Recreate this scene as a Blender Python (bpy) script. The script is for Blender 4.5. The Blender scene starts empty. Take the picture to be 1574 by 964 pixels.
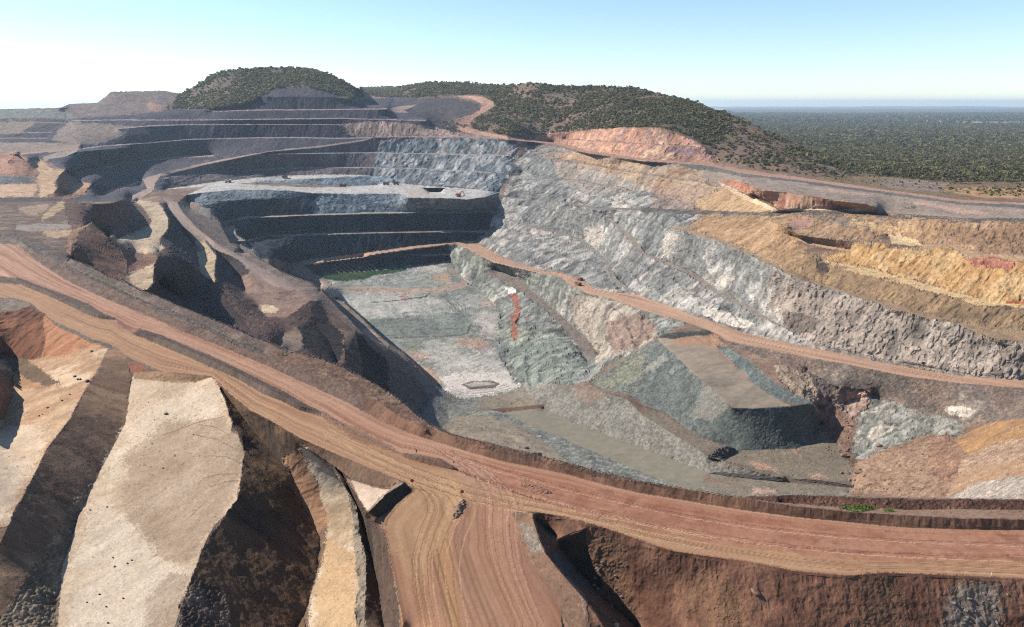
# Open-cut mine seen from the air.  Units: metres.  z = 0 is the haul road junction, the camera flies 100 m above it.
import bpy, bmesh, math, random
import numpy as np
from mathutils import Vector, Matrix
from mathutils.geometry import delaunay_2d_cdt

random.seed(4)
rng = np.random.default_rng(4)
scene = bpy.context.scene
col = scene.collection

# ---------------------------------------------------------------- camera
CAM_Z, FPX, PITCH = 100.0, 1137.0, math.radians(15.81)
CP, SP = math.cos(PITCH), math.sin(PITCH)
cam_data = bpy.data.cameras.new('camera')
cam_data.sensor_fit = 'HORIZONTAL'
cam_data.sensor_width = 36.0
cam_data.lens = 36.0 * FPX / 1574.0
cam_data.clip_start = 1.0
cam_data.clip_end = 120000.0
cam = bpy.data.objects.new('camera', cam_data)
col.objects.link(cam)
cam.location = (0, 0, CAM_Z)
cam.rotation_euler = (math.pi / 2 - PITCH, 0, 0)
scene.camera = cam

# ---------------------------------------------------------------- light
SUN_EL, SUN_AZ = math.radians(36.5), math.radians(-75)      # azimuth from +Y (view direction), negative = left
world = bpy.data.worlds.new('World')
scene.world = world
world.use_nodes = True
wn, wl = world.node_tree.nodes, world.node_tree.links
bg = wn['Background']
sky = wn.new('ShaderNodeTexSky')
sky.sky_type = 'NISHITA'
sky.sun_disc = False
sky.sun_elevation = SUN_EL
sky.sun_rotation = SUN_AZ
sky.altitude = 1200
sky.air_density = 1.0
sky.dust_density = 0.0
sky.ozone_density = 3.2
wl.new(sky.outputs[0], bg.inputs[0])
bg.inputs[1].default_value = 0.103
sun_data = bpy.data.lights.new('sun', 'SUN')
sun_data.energy = 5.0
sun_data.angle = math.radians(0.5)
sun_data.color = (1.0, 0.945, 0.86)
sun = bpy.data.objects.new('sun', sun_data)
col.objects.link(sun)
to_sun = Vector((math.sin(SUN_AZ) * math.cos(SUN_EL), math.cos(SUN_AZ) * math.cos(SUN_EL), math.sin(SUN_EL)))
sun.rotation_euler = to_sun.to_track_quat('Z', 'Y').to_euler()
sun.location = to_sun * 3000
scene.view_settings.view_transform = 'Standard'
scene.view_settings.look = 'None'
scene.view_settings.gamma = 1
scene.view_settings.use_curve_mapping = False
scene.view_settings.exposure = 0.80
scene.cycles.max_bounces = 6
scene.cycles.diffuse_bounces = 3
scene.cycles.volume_bounces = 0
scene.cycles.volume_max_steps = 64
scene.cycles.use_adaptive_sampling = False
scene.cycles.use_denoising = False
scene.cycles.filter_width = 1.1

# ---------------------------------------------------------------- survey helpers
def ray(u, v):
    """Direction (per metre of forward depth) through a survey photo coordinate."""
    cu = (u - 787.0) / FPX
    cv = (v - 482.0) / FPX
    return cu, CP - cv * SP, -SP - cv * CP

def depth_at(u, v, z=None, y=None):
    dx, dy, dz = ray(u, v)
    return (z - CAM_Z) / dz if y is None else y / dy

def at(u, v, z=None, y=None):
    dx, dy, dz = ray(u, v)
    t = depth_at(u, v, z, y)
    return Vector((dx * t, dy * t, CAM_Z + dz * t))

# ---------------------------------------------------------------- surveyed break lines of the terrain
# "u,v,z[,zb]": photo coordinate, height in metres (or yN = distance north), zb = height of the ground first seen
# beyond a crest that hides what lies behind it.  Heights left out are interpolated along the line.
LINES = '''
m_top: 0,363,0 25,376 46,393 66,408 100,430 141,450 183,468 217,481 250,495 283,511 333,530 366,544 407,561 459,585 486,597 536,620 560,634 593,651 626,665 676,681 726,696 776,710 819,718 877,730 916,742 980,757 1045,768 1140,784 1223,795 1305,803 1388,811 1471,814 1574,816,0
b1: 0,358,2.5 33,371 58,390 91,408 133,426 183,448 224,470 250,480 281,491 323,510 364,531 398,544 431,554 475,568 516,584 549,599 580,617 613,639 639,652 655,662,2.5
b1b: 691.2,668,2.5,-186 743,681,2.5,-172 780,690,2.5,-170 820,699,2.5,-165 853,708,2.5,-163 903,721,2.5,-160 980,739,2.5,-162 1032,749,2.5,-160 1097,759,2.5,-157 1140,765,2.5,-156
b1c: 1140,766,2.5 1160,769 1223,778 1305,786.5 1388,791.5 1471,796.5 1574,798.5,2.5
b2: 1141.2,765,2.3,-156 1156,762,1.5,-156 1223,761,1.5,-155 1290,763,1.5,-154 1319,765,1.5,-148 1416,767,1.5,-118 1498,767,1.5,-92 1574,768,1.5,-70
b2f: 1200,772,.3 1264,778 1333,782 1416,783 1574,784.5,.3
trough: 25,361,.5 55,381 83,396 100,405 124,419 166,436 199,453 249,474 273,481 315,499 356,521 389,533 406,540,.5
oc: 108,398,2.5,-8 141,411,2.5,-15 166,425,2.5,-20 191,433,2.5,-22 216,447,2.5,-24 241,455,2.5,-62 281,473,2.5,-76 315,486,2.5,-82 356,503,2.5,-76 389,518,2.5,-66 413,526,2.5,-74 432,536,1.8,-84 441,540,1.5,-92 483,548,1.2,-98 524,563,1,-108 558,581,1,-126 583,594,1,-148 600,606,1,-164 621,620,1.2,-172 640,637,1.8,-179 665,655,2.2,-181 678,661,2.4,-184 690,667.4,2.5,-186
m_bot: 0,449,0 25,459 46,465 66,481 86,496 116,508 141,521 166,528 181,536 191,546 224,561 244,570 300,576 326,578 337,588 353,604 386,631 420,648 461,673 494,688 536,706 580,724 593,730 622,741,0
mr_bot: 786,788,0 818,786 868,794 933,812 976,827 1030,846 1100,857 1140,862 1223,878 1305,885 1360,881 1416,882 1498,887 1574,890,0
br_l: 622,741.5,0 636,752,0 610,776,-.5 592,798,-1 590,817,-1.5 597,845,-2.5 604,879,-3.5 613,926,-5 620,964,-6.5
br_r: 786,788.5,0 793,799,-.5 799,828,-1.5 814,860,-2.8 838,898,-4.2 862,935,-5.5 877,964,-6.5
md1u: 0,408,0 33,428 66,441 100,453 133,466 158,481 178,489,0
md1c: 0,413,1.8 33,432 70,446 120,470 155,485,1.5 172,489.5,.5
md1l: 0,420,0 33,438 83,459 133,483 158,491 176,492,0
md2u: 203,504,0 217,506 250,516 300,537 349,558 399,583 436,601 469,621 496,633,0
md2c: 207,507,1 216,510,2 250,521 300,542 349,564 399,590 436,609 463,624,2 480,630,1 492,635,.3
md2l: 203,513,0 233,525 283,546 333,568 366,583 403,605 436,618 461,631 494,640,0
is3u: 615,696,0 640,698.5 676,705 704,721.5,0
is3c: 620,697.5,.6 650,704,1.3 680,711,1.3 698,719,.8
is3l: 616,699,0 626,704.5 660,715 689,721 702,723,0
lb_c: 620,743,2 593,759 568,785,1.5
lb_toe: 632,753,0 610,772,-.5 595,786,-1 577,798,-2
lb_bk: 609,744.5,-1 583,766,-3 563,784,-4
bank_toe: 472,690,-3 503,709,-4 540,737,-4 575,748,-4 600,749,-2.5
wf_l: 515,720,-5 536,744,-5 552,768,-5.5 563,790,-6
ps_r: 458,684,-4 490,705,-8 510,724,-12 529,746,-16 548,775,-20 552,817,-22 563,856,-23 562,903,-24 559,964,-25
ditch: 523,726,-14 537,750,-19 556,792,-24 566,830,-25 577,879,-26 585,925,-27 590,964,-28
ps_l: 445,725,-14.5 471,786,-23 492,826,-26 487,879,-28 480,907,-29 469,940,-30 455,964,-31
gr: 340,599,-3 380,650,-8 420,698,-12 444,724,-14
pl_top: 205,579,-2 240,584,-2 300,586,-2 324,581,-.6
pl_r: 331,584,-.5 345,612,-2.5 353,639,-4 358,648 355,663 371,673,-6 375,696,-8 371,726,-9 369,745 364,768,-10 343,794 329,805,-11.5 309,849 296,885,-13.5 280,929 267,964,-15
t1_toe: 203,580,-2.5 197,617,-5.5 192,653,-7.8 166,702,-9.6 145,741,-10.4 118,800,-11.2 95,880,-12 80,964,-13
t1_c: 180,537,0 166,537,0 156,560,-1 124,611,-1 106,645 70,692 44,746 12,810,-1 0,835,-1
t1_b: 0,545,-9 30,553,-9 63,550,-7 105,546,-4 120,536,-1.5 150,532,-.3
oc5: 0,481,1 22,478 46,469,.6 60,479,.3
blk_c: -90,470,7 -42,500,7 -28,560,6 -36,650,5 -60,700,5
blk_t: 0,557,-9 18,570,-9 20,600,-9 17,620,-9 8,645,-8 0,662,-8
rc: 818,792,.6 826,820,-.4 838,850,-1.6 862,880,-3 890,911,-4.5 930,964,-7
hb: 862,838,-7 885,870,-12 915,905,-16 945,935,-19 980,964,-21
spur: 856,829,-4 875,820,-2.8 900,812,-.8
tri: 824,797,-2 840,812,-4.5 853,823,-5
sb: 990,1090,-24 1200,1090,-20 1574,1090,-20
ru: 442,404,-185 476,399,-181 546,391,-174 639,378,-162 702,371,-157 727,370,-155 760,389,-153 799,405,-150 838,417,-147 869,421,-143 895,430,-140 916,445,-138 980,454,-131 1019,467,-127 1071,486,-121 1123,504,-117 1140,511,-116 1224,530,-111 1308,547,-107 1392,564,-104 1476,578,-101 1574,595,-98
rl: 443,414,-187 468,407,-182 546,397,-174 639,382,-162 702,374,-157 760,404,-153 786,410,-151 825,419,-148 864,427,-144 877,439,-141 903,451,-139 942,460,-135 980,475,-131 1019,486,-127 1058,496,-122 1092,509,-120 1123,525,-117 1140,529,-116 1224,546,-111 1308,561,-107 1392,578,-104 1476,589,-101 1574,608,-98
hp_o: 443,413,-187 448,417.5,-189 460,423.5,-193 480,430.5,-197 494,437,-199
hp_i: 468,408,-182 477,418,-187 486,428,-194 510,435,-199
bd: 500,403,-184 587,393,-178 691,392,-176
pw: 486,421,-201 562,417,-200 621,411,-196 665,405,-191 690,398,-186
ba: 346,342,-104 379,335,-102 440,333,-104 481,331,-105 587,328,-104 761,326,-104
bb: 379,371,-143 412,363,-139 440,364,-138 481,361,-138 587,358,-138 751,356,-138
pe: 288,307,-72 293,321,-73 306,328,-75 339,345,-85 354,373,-92 367,381,-94 401,400,-100 412,405,-102 430,415.5,-105
peb: 431,416,-105,-176 440,420.5,-107,-189 455,427,-109,-194 478,435,-112,-198 491,443.5,-114,-199
pe2: 494,445,-115,-150 508,460,-117,-152 525,479,-120,-153 533,486,-121,-153 558,513,-128,-155 587,530,-142,-160 607,543,-158,-166 622,555,-165,-169
pe3: 632,570,-173 645,590,-179 660,612,-184 690,640,-191
ba2: 343,347,-107 361,371,-108 370,383,-109
ba3: 359,348,-106 363,361,-106 379,370,-108 389,386,-111 402,398,-113
l2: 500,446,-151 514,460,-153,-200 529,465,-154,-200 558,490,-155,-200 579,511,-158,-200 599,528,-165,-200 621,543,-172,-200 641,563,-179,-200 660,586,-187,-200 680,600,-193,-200 700,610,-197
fl_r: 690,400,-188 700,412,-194 715,432,-198 743,448,-200 766,476 769,487 764,520 769,544 786,578 802,597,-199
fl_e: 702,610,-198 717,613,-200 743,610 777,604 800,599,-199
lw_u: 760,411,-172 800,430,-174 845,470,-180 872,493,-182 900,517,-183 920,545,-186
lw_l: 745,420,-180 790,440,-180 838,478,-183 862,500,-185 882,521,-186 903,556,-189
gr_u: 835,628,-190 877,648,-184 926,666,-178 975,684,-173 1030,705,-166 1089,726,-160 1159,736,-157 1240,745,-155 1312,750,-155
gr_l: 776,634,-193 812,653,-188 877,679,-180 929,702,-173 988,726,-166 1038,746,-160
rdg: 809,602,-193 846,590,-172 890,597,-162 926,603,-155 963,613,-151 988,638,-152 1032,666,-152 1058,682,-152 1089,702,-152 1159,724,-152 1205,734,-152
rdgf: 1100,706,-155 1160,719,-155 1220,729,-155 1310,742,-155
dt: 908,588,-164 926,598,-161 967,607,-153 988,622,-154 1027,637,-154 1053,658,-154 1082,676,-155 1123,684,-155 1140,692,-155 1224,690,-155 1249,679,-155 1263,650,-150
dl: 908,586,-163 937,566,-156 967,547,-147 1006,523,-125
dc: 1010,522,-122 1032,541,-122 1071,578,-123 1102,604,-125 1126,627,-128 1159,628,-128 1216,625,-128 1244,620,-128 1252,624,-130
dr: 1100,531,-118.5 1110,544,-121 1136,567,-123 1168,598,-125 1204,619,-127
tf: 1116,533,-118 1151,553,-119 1182,584,-122 1224,609,-126 1250,620,-128.5
bermd: 1015,518,-119 1040,513,-117 1090,511,-118
clf: 1240,568,-119 1283,594,-122 1308,594,-122 1338,604,-124 
clfb: 1258,625,-138 1287,622,-136 1312,614,-134 1336,610,-128
otop: 1342,606,-128 1392,626,-126 1448,640,-124 1490,650,-121
gul: 1264,655,-150 1285,680,-155 1306,706,-156
oto: 1318,700,-155 1340,690,-151
pile_u: 1312,713,-155 1350,695,-147 1396,679,-140 1430,667,-134 1471,672,-125 1518,651,-113 1574,614,-97
pile_m: 1330,735,-148 1380,715,-139 1425,703,-127 1470,695,-116 1520,675,-101 1574,645,-86
pile_l: 1305,756,-155 1360,755,-141 1442,743,-118 1500,728,-98 1574,700,-78
W5: 1024,345,-63 1045,353,-60 1097,369,-58 1136,383,-58 1168,400,-60 1202,417,-60 1232,431,-62 1266,443,-64 1297,450,-65 1336,464,-66 1378,477,-67 1420,487,-68 1476,504,-70 1532,523,-71 1574,530,-72
W5u: 1060,352.5,-58 1136,377,-57 1202,410,-59 1266,436,-63 1336,457,-65 1420,480,-67 1476,497,-69 1574,522,-71
W6: 1262,398,-53 1280,408,-54 1322,421,-55 1364,431,-55 1406,442,-56 1448,453,-57 1504,469,-58 1574,483,-59
W6u: 1286,404,-53 1336,413,-54 1392,429,-54 1420,436,-55 1476,452,-56 1532,466,-57 1574,475,-58
W6s: 1190,353,-38 1218,366,-41 1252,378,-44 1308,388,-47
W6t: 1215,361,-40 1252,373,-42 1306,384,-45
W7: 1185,341,-34 1210,349,-29 1224,361,-34 1319,372,-36 1358,376,-36 1392,381,-36 1420,381,-35 1462,380,-33 1493,397,-34 1532,400,-33 1574,406,-32
W7u: 1364,362,-34 1414,377,-34.5 1462,375,-32 1518,391,-32 1574,401,-31
W2: 795,300,-75 830,306,-76 869,313,-74 916,322,-68 993,324,-56 1071,328,-48 1123,330,-42 1159,332,-38 1238,329,-30 1308,330,-24 1392,334,-20 1476,340,-17 1574,341,-14
W2u: 869,309.5,-73.5 916,318.5,-67.5 993,320.5,-55.5 1071,325,-47.5 1159,328.5,-37.5 1238,325.5,-29.5 1308,327,-23.5 1392,331,-19.5 1476,337,-16.5 1574,338,-13.5
W4: 930,330,-74 942,345,-84 967,369,-93 983,390,-100 1019,405,-103 1058,423,-104 1097,449,-105 1136,470,-104 1159,483,-103 1188,497,-103 1225,512,-104
W4u: 950,343,-82 978,369,-92 994,390,-99 1026,402,-102 1066,419,-103 1105,446,-104 1144,468,-103 1190,493,-102
W3: 786,340,-113 825,352,-116 864,360,-119 890,370,-122 910,386,-126 929,405,-129 939,431,-131 965,447,-131.5
W3u: 800,341,-113 830,349,-115.5 868,356,-118 896,367,-121 919,386,-125.5 938,405,-128.5 948,428,-130.5 972,446,-131
W1: 800,243,y1640 838,246,y1590 897,252,y1500 950,262,y1400 1019,272,y1270 1075,280,y1180 1110,287,y1130 1159,304,y1040 1190,316,y995
W1b: 800,266,y1585 840,270,y1530 900,279,y1430 960,290,y1325 1010,298,y1225 1050,303,y1165
W0: 812,219,y1760 825,222,y1735 859,226,y1700 884,233,y1590 905,239,y1510 942,244,y1425 993,251,y1365 1045,255,y1310 1097,260,y1250 1140,270,y1150 1180,277,y1095
rrl: 702,201,y1840 717,204,y1820 743,208,y1780 780,215,y1690 825,219,z16 859,223,z10 884,230,z8 905,236,z7 942,241,z4 993,248,z2 1045,251,z0 1097,256,z-1.5 1140,266.5,z-3 1224,276.5,z-4 1308,288,z-5 1392,299,z-5 1476,311,z-6 1574,322.6,z-6
rru: 705,147.5,y2300 717,147,y2290 743,149.5,y2180 759,157,y2080 761,163,y2050 748,171,y1985 728,181,y1920 723,189,y1885 722,197,y1850 738,202,y1825 780,210,y1712 812,215,z18 848,218.5,z11 877,223.5,z9 903,232,z7 942,238,z4 993,244.5,z2 1045,248,z0 1097,252,z-1.5 1140,260,z-3 1196,268,z-4 1252,276,z-4 1308,283.5,z-5 1364,292,z-5 1420,299,z-5 1476,307,z-6 1574,320,z-6
rrs: 704,148.5,y2295 728,153,y2200 742,160,y2070 739,168,y2010 725,176,y1945 702,183,y1890 698,191.5,y1860 702,201,y1840
rgc: 1140,281,-10 1176,293,-9 1210,296,-9 1258,303,-9 1286,309,-9 1328,313,-9 1347,318,-11
rgt: 1150,299,-20 1196,322,-28 1238,321,-26 1297,322,-22 1325,319,-15
cc: 846,206,y1830 877,204,y1775 905,200,y1680 955,196,y1540 986,197,y1490 1014,198,y1450 1040,205,y1430 1069,217,y1405 1095,235,y1370 1105,250,y1345
cm: 865,214,y1800 877,215,y1748 942,219,y1512 980,221,y1462 1019,224,y1420 1066,226,y1385 1085,230,y1365
cmu: 868,213,y1806 942,217.5,y1524 1019,222.5,y1430 1066,224.5,y1393
sk: 0,168,y1900 92,166,y1900 107,160,y2150 150,158,y2150 172,141,y2200 250,139,y2200 277,144,y2180 300,132,y2170 335,112,y2170 370,106,y2180 420,103.5,y2200 480,105,y2200 500,112,y2180 530,125,y2150 553,137,y2130 558,136,y4500 590,133.5,y4500 610,134,y4500 612,134,y2900 660,128,y2800 690,126,y2750 740,128.5,y2650 784,131,y2550 790,131,y2200 805,128.5,y2150 825,126.5,y2100 855,131.5,y2080 885,133.5,y2060 940,133,y2020 975,134,y1980 1020,145.5,y1880 1060,153,y1790 1085,165,y1700 1110,172,y1650 
ss: 1110,172,y1650,y13000 1150,190,y1550,y6200 1200,212,y1450,y3600 1240,230,y1380,y2450 1285,250,y1300,y1700 1305,261,y1250
fe: 1315,266,y1210 1372,272,-5 1448,279,-5 1574,282,-4
f2: 1318,250,-25 1400,250,-25 1574,250,-25
f3: 1250,225,-45 1574,225,-45
f4: 1190,200,-58 1574,200,-60
f5: 1125,175,-60 1574,175,-60
hzn: 1112,167,-60 1574,167,-60
pl1: 0,182,y1800 115,181,y1800 165,178,y1850 230,172,y1900 262,165,y2020 345,168,y1960 380,160,y1950 424,136,y1960 453,133,y1970 484,136,y1960 502,142,y1950 540,155,y1935
dmp: 95,164,y2050 107,166,y2030 150,163,y2050 228,158,y2080
k6: 111,184,y1780 182,184,y1800 300,172,y1900 385,157,y1915 395,149,y1920 500,149,y1920 540,152,y1925
k6w: 330,171,y1895 395,169.5,y1885 490,169,y1882 595,168,y1880
k5: 111,186,y1740 182,185,y1775 285,185,y1820 380,184,y1842 525,182.5,y1842 655,186,y1840
k4: 182,198,y1690 228,194,y1740 285,192,y1790 399,191.5,y1828 490,191.5,y1828 525,192,y1825
k1: 126,229,y1520 156,225,y1575 226,220,y1690 285,215,y1740 399,212,y1790 453,212,y1790 520,213,y1790 572,212,y1788
k1r: 575,211,y1786 650,211,y1780 720,211,y1745 770,214,y1705
rr: 572,213,y1785 485,225,y1760 440,229,y1740 379,238,y1700 313,251,y1650 263,263,y1570 230,271,y1510 220,276,y1490 226,290,y1430 197,304,y1330
rr2: 560,217,y1778 485,227.5,y1755 412,234,y1718 313,254,y1638 260,268,y1555 246,271,y1520 238,282,y1465 236,292,y1420 210,309,y1310
k2: 412,237,y1716 561,235,y1755 650,236.5,y1735 780,239.5,y1640
k3: 253,275,y1500 263,271.5,y1550 313,267,y1620 363,263,y1690 440,259,y1715 497,257.7,y1725 
k3r: 500,257.7,y1725 639,259,y1690 756,266,y1590
tb_b: 253,291,-60 286,286,y1520 346,278,y1600 396,273,y1650 440,270.5,y1690 491,268.5,y1695 542,268.5,y1695 575,270,y1692
tb_c: 396,280,y1600 420,278,y1640 450,277,y1650 481,274.5,y1652 511,273,y1655 547,272,y1658 572,271.5,y1680
tf_b: 396,283,y1575 420,282,y1615 481,284.5,y1634 532,286,y1636 580,283.5,y1640 590,279.5,y1655 615,282,y1635 651,284.6,y1610 686,287.5,y1580 740,291.5,y1510
kf: 286,300,-56 313,296,-56 363,291,-58 440,292.5,-62 481,297,-68 547,298,-71 615,298,-72 629,304,-72 674,304.6,-72 703,305,-72 717,307,-73 745,303,-73 768,296,-72.5
kt: 304,315,-70 329,311,-70 379,306,-72 440,304,-75 487,300,-73
hole_o: 650,289,y1570 685,289,y1555 678,297,y1510 660,297,y1512 650,289,y1570
hole_i: 657,290.5,-88 678,290.5,-88 674,294,-84 662,294,-84
ll: 262,315,-60 269,333,-66 284,351,-74 300,360,-80 316,368,-85 329,383,-90 354,393,-94 367,400,-97 382,413,-100 396,428,-104 407,441,-107
lr: 250,306,-57 273,312,-58 280,325,-63 303,350,-74 329,371,-85 346,380,-91 387,403,-99 412,416,-104 440,431,-108 455,446,-110
p1r: 245,311.5,-54 252,323,-50 259,336,-46 258,350,-45 246,367,-45 244,376,-45 254,381,-45 243,387,-45
d1t: 256,315,-61 266,336,-68 280,354,-78 294,370,-88 303,384,-92
p1l: 221,390,-45 197,383,-44
mc: 98,307,-5 113,310,-5 141,314,-6 166,313,-8 180,310,-12 189,307,-24 198,307,-52
mct: 180,365,-45 213,355,-46 230,347,-46 233,337,-47 221,320,-50 206,311,-54
m2: 112,358,-3 141,342,-2,-24 166,365,-10,-45 184,380,-18 194,400,-21 195,419,-22
m2l: 112,360,-3 109,392,-2
p2: 198,423,-24 220,413,-24 238,406,-24 243,396,-28
p2r: 237,408,-24 236,420 235,436 225,447,-24
d2: 245,435,-75 280,460,-88 318,452,-88
rs: 246,388,-45 260,381,-46 296,409,-62 304,420,-78
p3: 299,371,-84 304,388,-84 309,421,-81 331,433,-80 329,418,-82 333,393,-83 316,372,-84
d3t: 327,381,-90.5 352,404,-104 368,431,-110 376,446,-112
rbx: 345,440,-88 376,470,-95 398,474,-106 410,487,-104 440,487,-104 455,478,-104 475,463,-105 488,463,-106
rbl: 360,492,-84 400,500,-88
pad: 428,530,-90 434,515,-98 464,513,-100 466,535,-97
hol: 472,505,-107 486,500,-113 503,520,-116 518,556,-117
hr: 488,464,-107 499,476,-112 509,495,-116 528,515,-119 530,550,-114
h2t: 546,511,-124 553,540,-132 570,560,-144 590,590,-152
h2r: 553,516,-129 573,535,-140 594,553,-155 599,570,-160
fl1: 0,304,-4 50,303 83,296,-4 88,290,-4 83,280,-3 90,271,-3 101,261,-2 83,260 70,248,0 56,246.5
bwl: 100,297,-22 110,291,-24 120,281,-25 141,282.5,-25 129,298,-27 110,300,-20
e2: 153,298,-60 183,291,-58 216,280,-50
e1: 110,268.5,-29 143,261.5,-28 173,257,-26 183,253,-25 216,248,-22 280,242,-16 329,240,-13
e1u: 104,264,-28 121,263.5,-27.5 159,256,-25.5
lip: 68,245,y1390 100,241,y1425 119,233,y1470 149,231,y1485 200,227,y1630
pk1: 0,243,y1400 31,236.5,y1440 121,227.5,y1510
flt: 0,233,y1470 50,229,y1500 100,223,y1550 124,222,y1556
flt2: 0,221,y1562 60,220,y1566 110,219,y1572
lbn: 0,305.5,-4.5 50,304.5 
bas: 0,309,-5 60,308,-5
msd: 0,258,2 25,236,24,y1445 43,244,14 55,258,0
row1: 12,189,y1760 100,189,y1760
row2: 5,205,y1660 80,204,y1660
row3: 0,213,y1620 75,213,y1620
'''

def parse_lines(text):
    out = {}
    for row in text.strip().splitlines():
        name, spec = row.split(':')
        uv, q, qb = [], [], []
        for tok in spec.split():
            f = tok.split(',')
            u, v = float(f[0]), float(f[1])
            def val(s):
                if s.startswith('y'):
                    return 1.0 / depth_at(u, v, y=float(s[1:]))
                return 1.0 / depth_at(u, v, z=float(s.lstrip('z')))
            uv.append((u, v))
            q.append(val(f[2]) if len(f) > 2 else np.nan)
            qb.append(1.0 / depth_at(u, v - 1.2, y=float(f[3][1:])) if len(f) > 3 and f[3].startswith('y')
                      else 1.0 / depth_at(u, v - 1.2, z=float(f[3])) if len(f) > 3 else np.nan)
        uv, q, qb = np.array(uv), np.array(q), np.array(qb)
        # heights between: linear in height along the run
        s = np.concatenate([[0], np.cumsum(np.hypot(*np.diff(uv, axis=0).T))])
        kn = ~np.isnan(q)
        if not kn.all():
            z = np.array([CAM_Z + ray(*p)[2] / qq for p, qq in zip(uv, q)])
            z = np.interp(s, s[kn], z[kn])
            q = np.array([1.0 / depth_at(p[0], p[1], z=zz) for p, zz in zip(uv, z)])
        out[name.strip()] = (uv, q, qb)
    return out

L = parse_lines(LINES)
BENCHES = {'k6w': 18, 'k5': 16, 'k4': 18, 'k1': 20, 'k1r': 18, 'k2': 16, 'k3': 16, 'k3r': 14, 'ba': 15, 'bb': 15, 'bd': 9, 'e1': 30, 'e2': 22, 'row1': 12, 'row2': 12, 'row3': 12, 'W1': 8, 'W1b': 9}
for nm_, wd_ in BENCHES.items():                             # the level berm at the top of each batter
    uv_, q_, qb_ = L[nm_]
    nu, nq = [], []
    for (u_, v_), qq in zip(uv_, q_):
        dx_, dy_, dz_ = ray(u_, v_)
        d_ = 1 / qq
        k_ = (dy_ * d_ + wd_) / (dy_ * d_)
        x_, y_, z_ = dx_ * d_ * k_, dy_ * d_ * k_, dz_ * d_
        t_ = y_ * CP - z_ * SP
        nu.append((787 + FPX * x_ / t_, 482 - FPX * (y_ * SP + z_ * CP) / t_)); nq.append(1 / t_)
    nu = np.array(nu)
    thin = uv_[:, 1] - nu[:, 1] < 0.7
    nu[thin, 1] = uv_[thin, 1] - 0.7
    L[nm_ + '_toe'] = (nu, np.array(nq), np.full(len(nu), np.nan))
U0, U1, V1 = -150.0, 1724.0, 1085.0

def build_tin():
    pts, qs, edges = [], [], []
    index = {}
    def add(u, v, q):
        k = (round(u, 1), round(v, 1))
        if k not in index:
            index[k] = len(pts)
            pts.append(k)
            qs.append(q)
        return index[k]
    def chain(uv, q):
        prev = None
        for i in range(len(uv)):
            if i:
                d = math.hypot(*(uv[i] - uv[i - 1]))
                n = max(1, int(d / 14))
            else:
                n = 1
            for k in range(1, n + 1):
                f = k / n
                if i:
                    p = uv[i - 1] * (1 - f) + uv[i] * f
                    qq = q[i - 1] * (1 - f) + q[i] * f
                else:
                    p, qq = uv[0], q[0]
                j = add(p[0], p[1], qq)
                if prev is not None and prev != j:
                    edges.append((prev, j))
                prev = j
    for name, (uv, q, qb) in L.items():
        uv, q = uv.copy(), q.copy()
        ext = lambda p: (p[0] <= 0.5 and (U0 - 2, p[1])) or (p[0] >= 1573.5 and (U1 + 2, p[1])) or (p[1] >= 963.5 and (p[0], V1 + 2)) or None
        for end in (0, -1):
            e = ext(uv[end])
            if e and name not in ('blk_c', 'sb'):
                z = CAM_Z + ray(*uv[end])[2] / q[end]
                qe = 1.0 / depth_at(e[0], e[1], z=z)
                if end == 0:
                    uv = np.vstack([[e], uv]); q = np.concatenate([[qe], q]); qb = np.concatenate([[qb[0]], qb])
                else:
                    uv = np.vstack([uv, [e]]); q = np.concatenate([q, [qe]]); qb = np.concatenate([qb, [qb[-1]]])
        chain(uv, q)
        kn = ~np.isnan(qb)
        if kn.any():                                         # ground first seen beyond the crest
            t = np.gradient(uv, axis=0)
            t /= np.linalg.norm(t, axis=1)[:, None]
            nrm = np.stack([t[:, 1], -t[:, 0]], 1)
            b = uv + nrm * 1.2
            idx = np.where(kn)[0]
            chain(b[idx], qb[idx])
    for (u, v, z) in ((U0 - 2, V1 + 2, -9), (U1 + 2, V1 + 2, -20), (560, V1 + 2, -26), (700, V1 + 2, -9), (880, V1 + 2, -9)):
        add(u, v, 1.0 / depth_at(u, v, z=z))
    P = [Vector(p) for p in pts]
    vo, eo, fo, ov, oe, of = delaunay_2d_cdt(P, edges, [], 0, 1e-4)
    vo = np.array([(p[0], p[1]) for p in vo])
    qo = np.full(len(vo), np.nan)
    for i, o in enumerate(ov):
        if len(o):
            qo[i] = np.mean([qs[k] for k in o])
    bad = np.where(np.isnan(qo))[0]
    A = np.array([pts[e[0]] for e in edges]); B = np.array([pts[e[1]] for e in edges])
    QA = np.array([qs[e[0]] for e in edges]); QB = np.array([qs[e[1]] for e in edges])
    for i in bad:                                            # crossings: take the mean of the two lines
        d = B - A
        f = np.clip(((vo[i] - A) * d).sum(1) / (d * d).sum(1), 0, 1)
        r = np.hypot(*(A + d * f[:, None] - vo[i]).T)
        k = np.argsort(r)[:2]
        qo[i] = np.mean(QA[k] * (1 - f[k]) + QB[k] * f[k])
        if U0 < vo[i][0] < U1 and 0 <= vo[i][0] <= 1574:
            print('crossing', vo[i])
    return vo, qo, [tuple(f) for f in fo]

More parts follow.
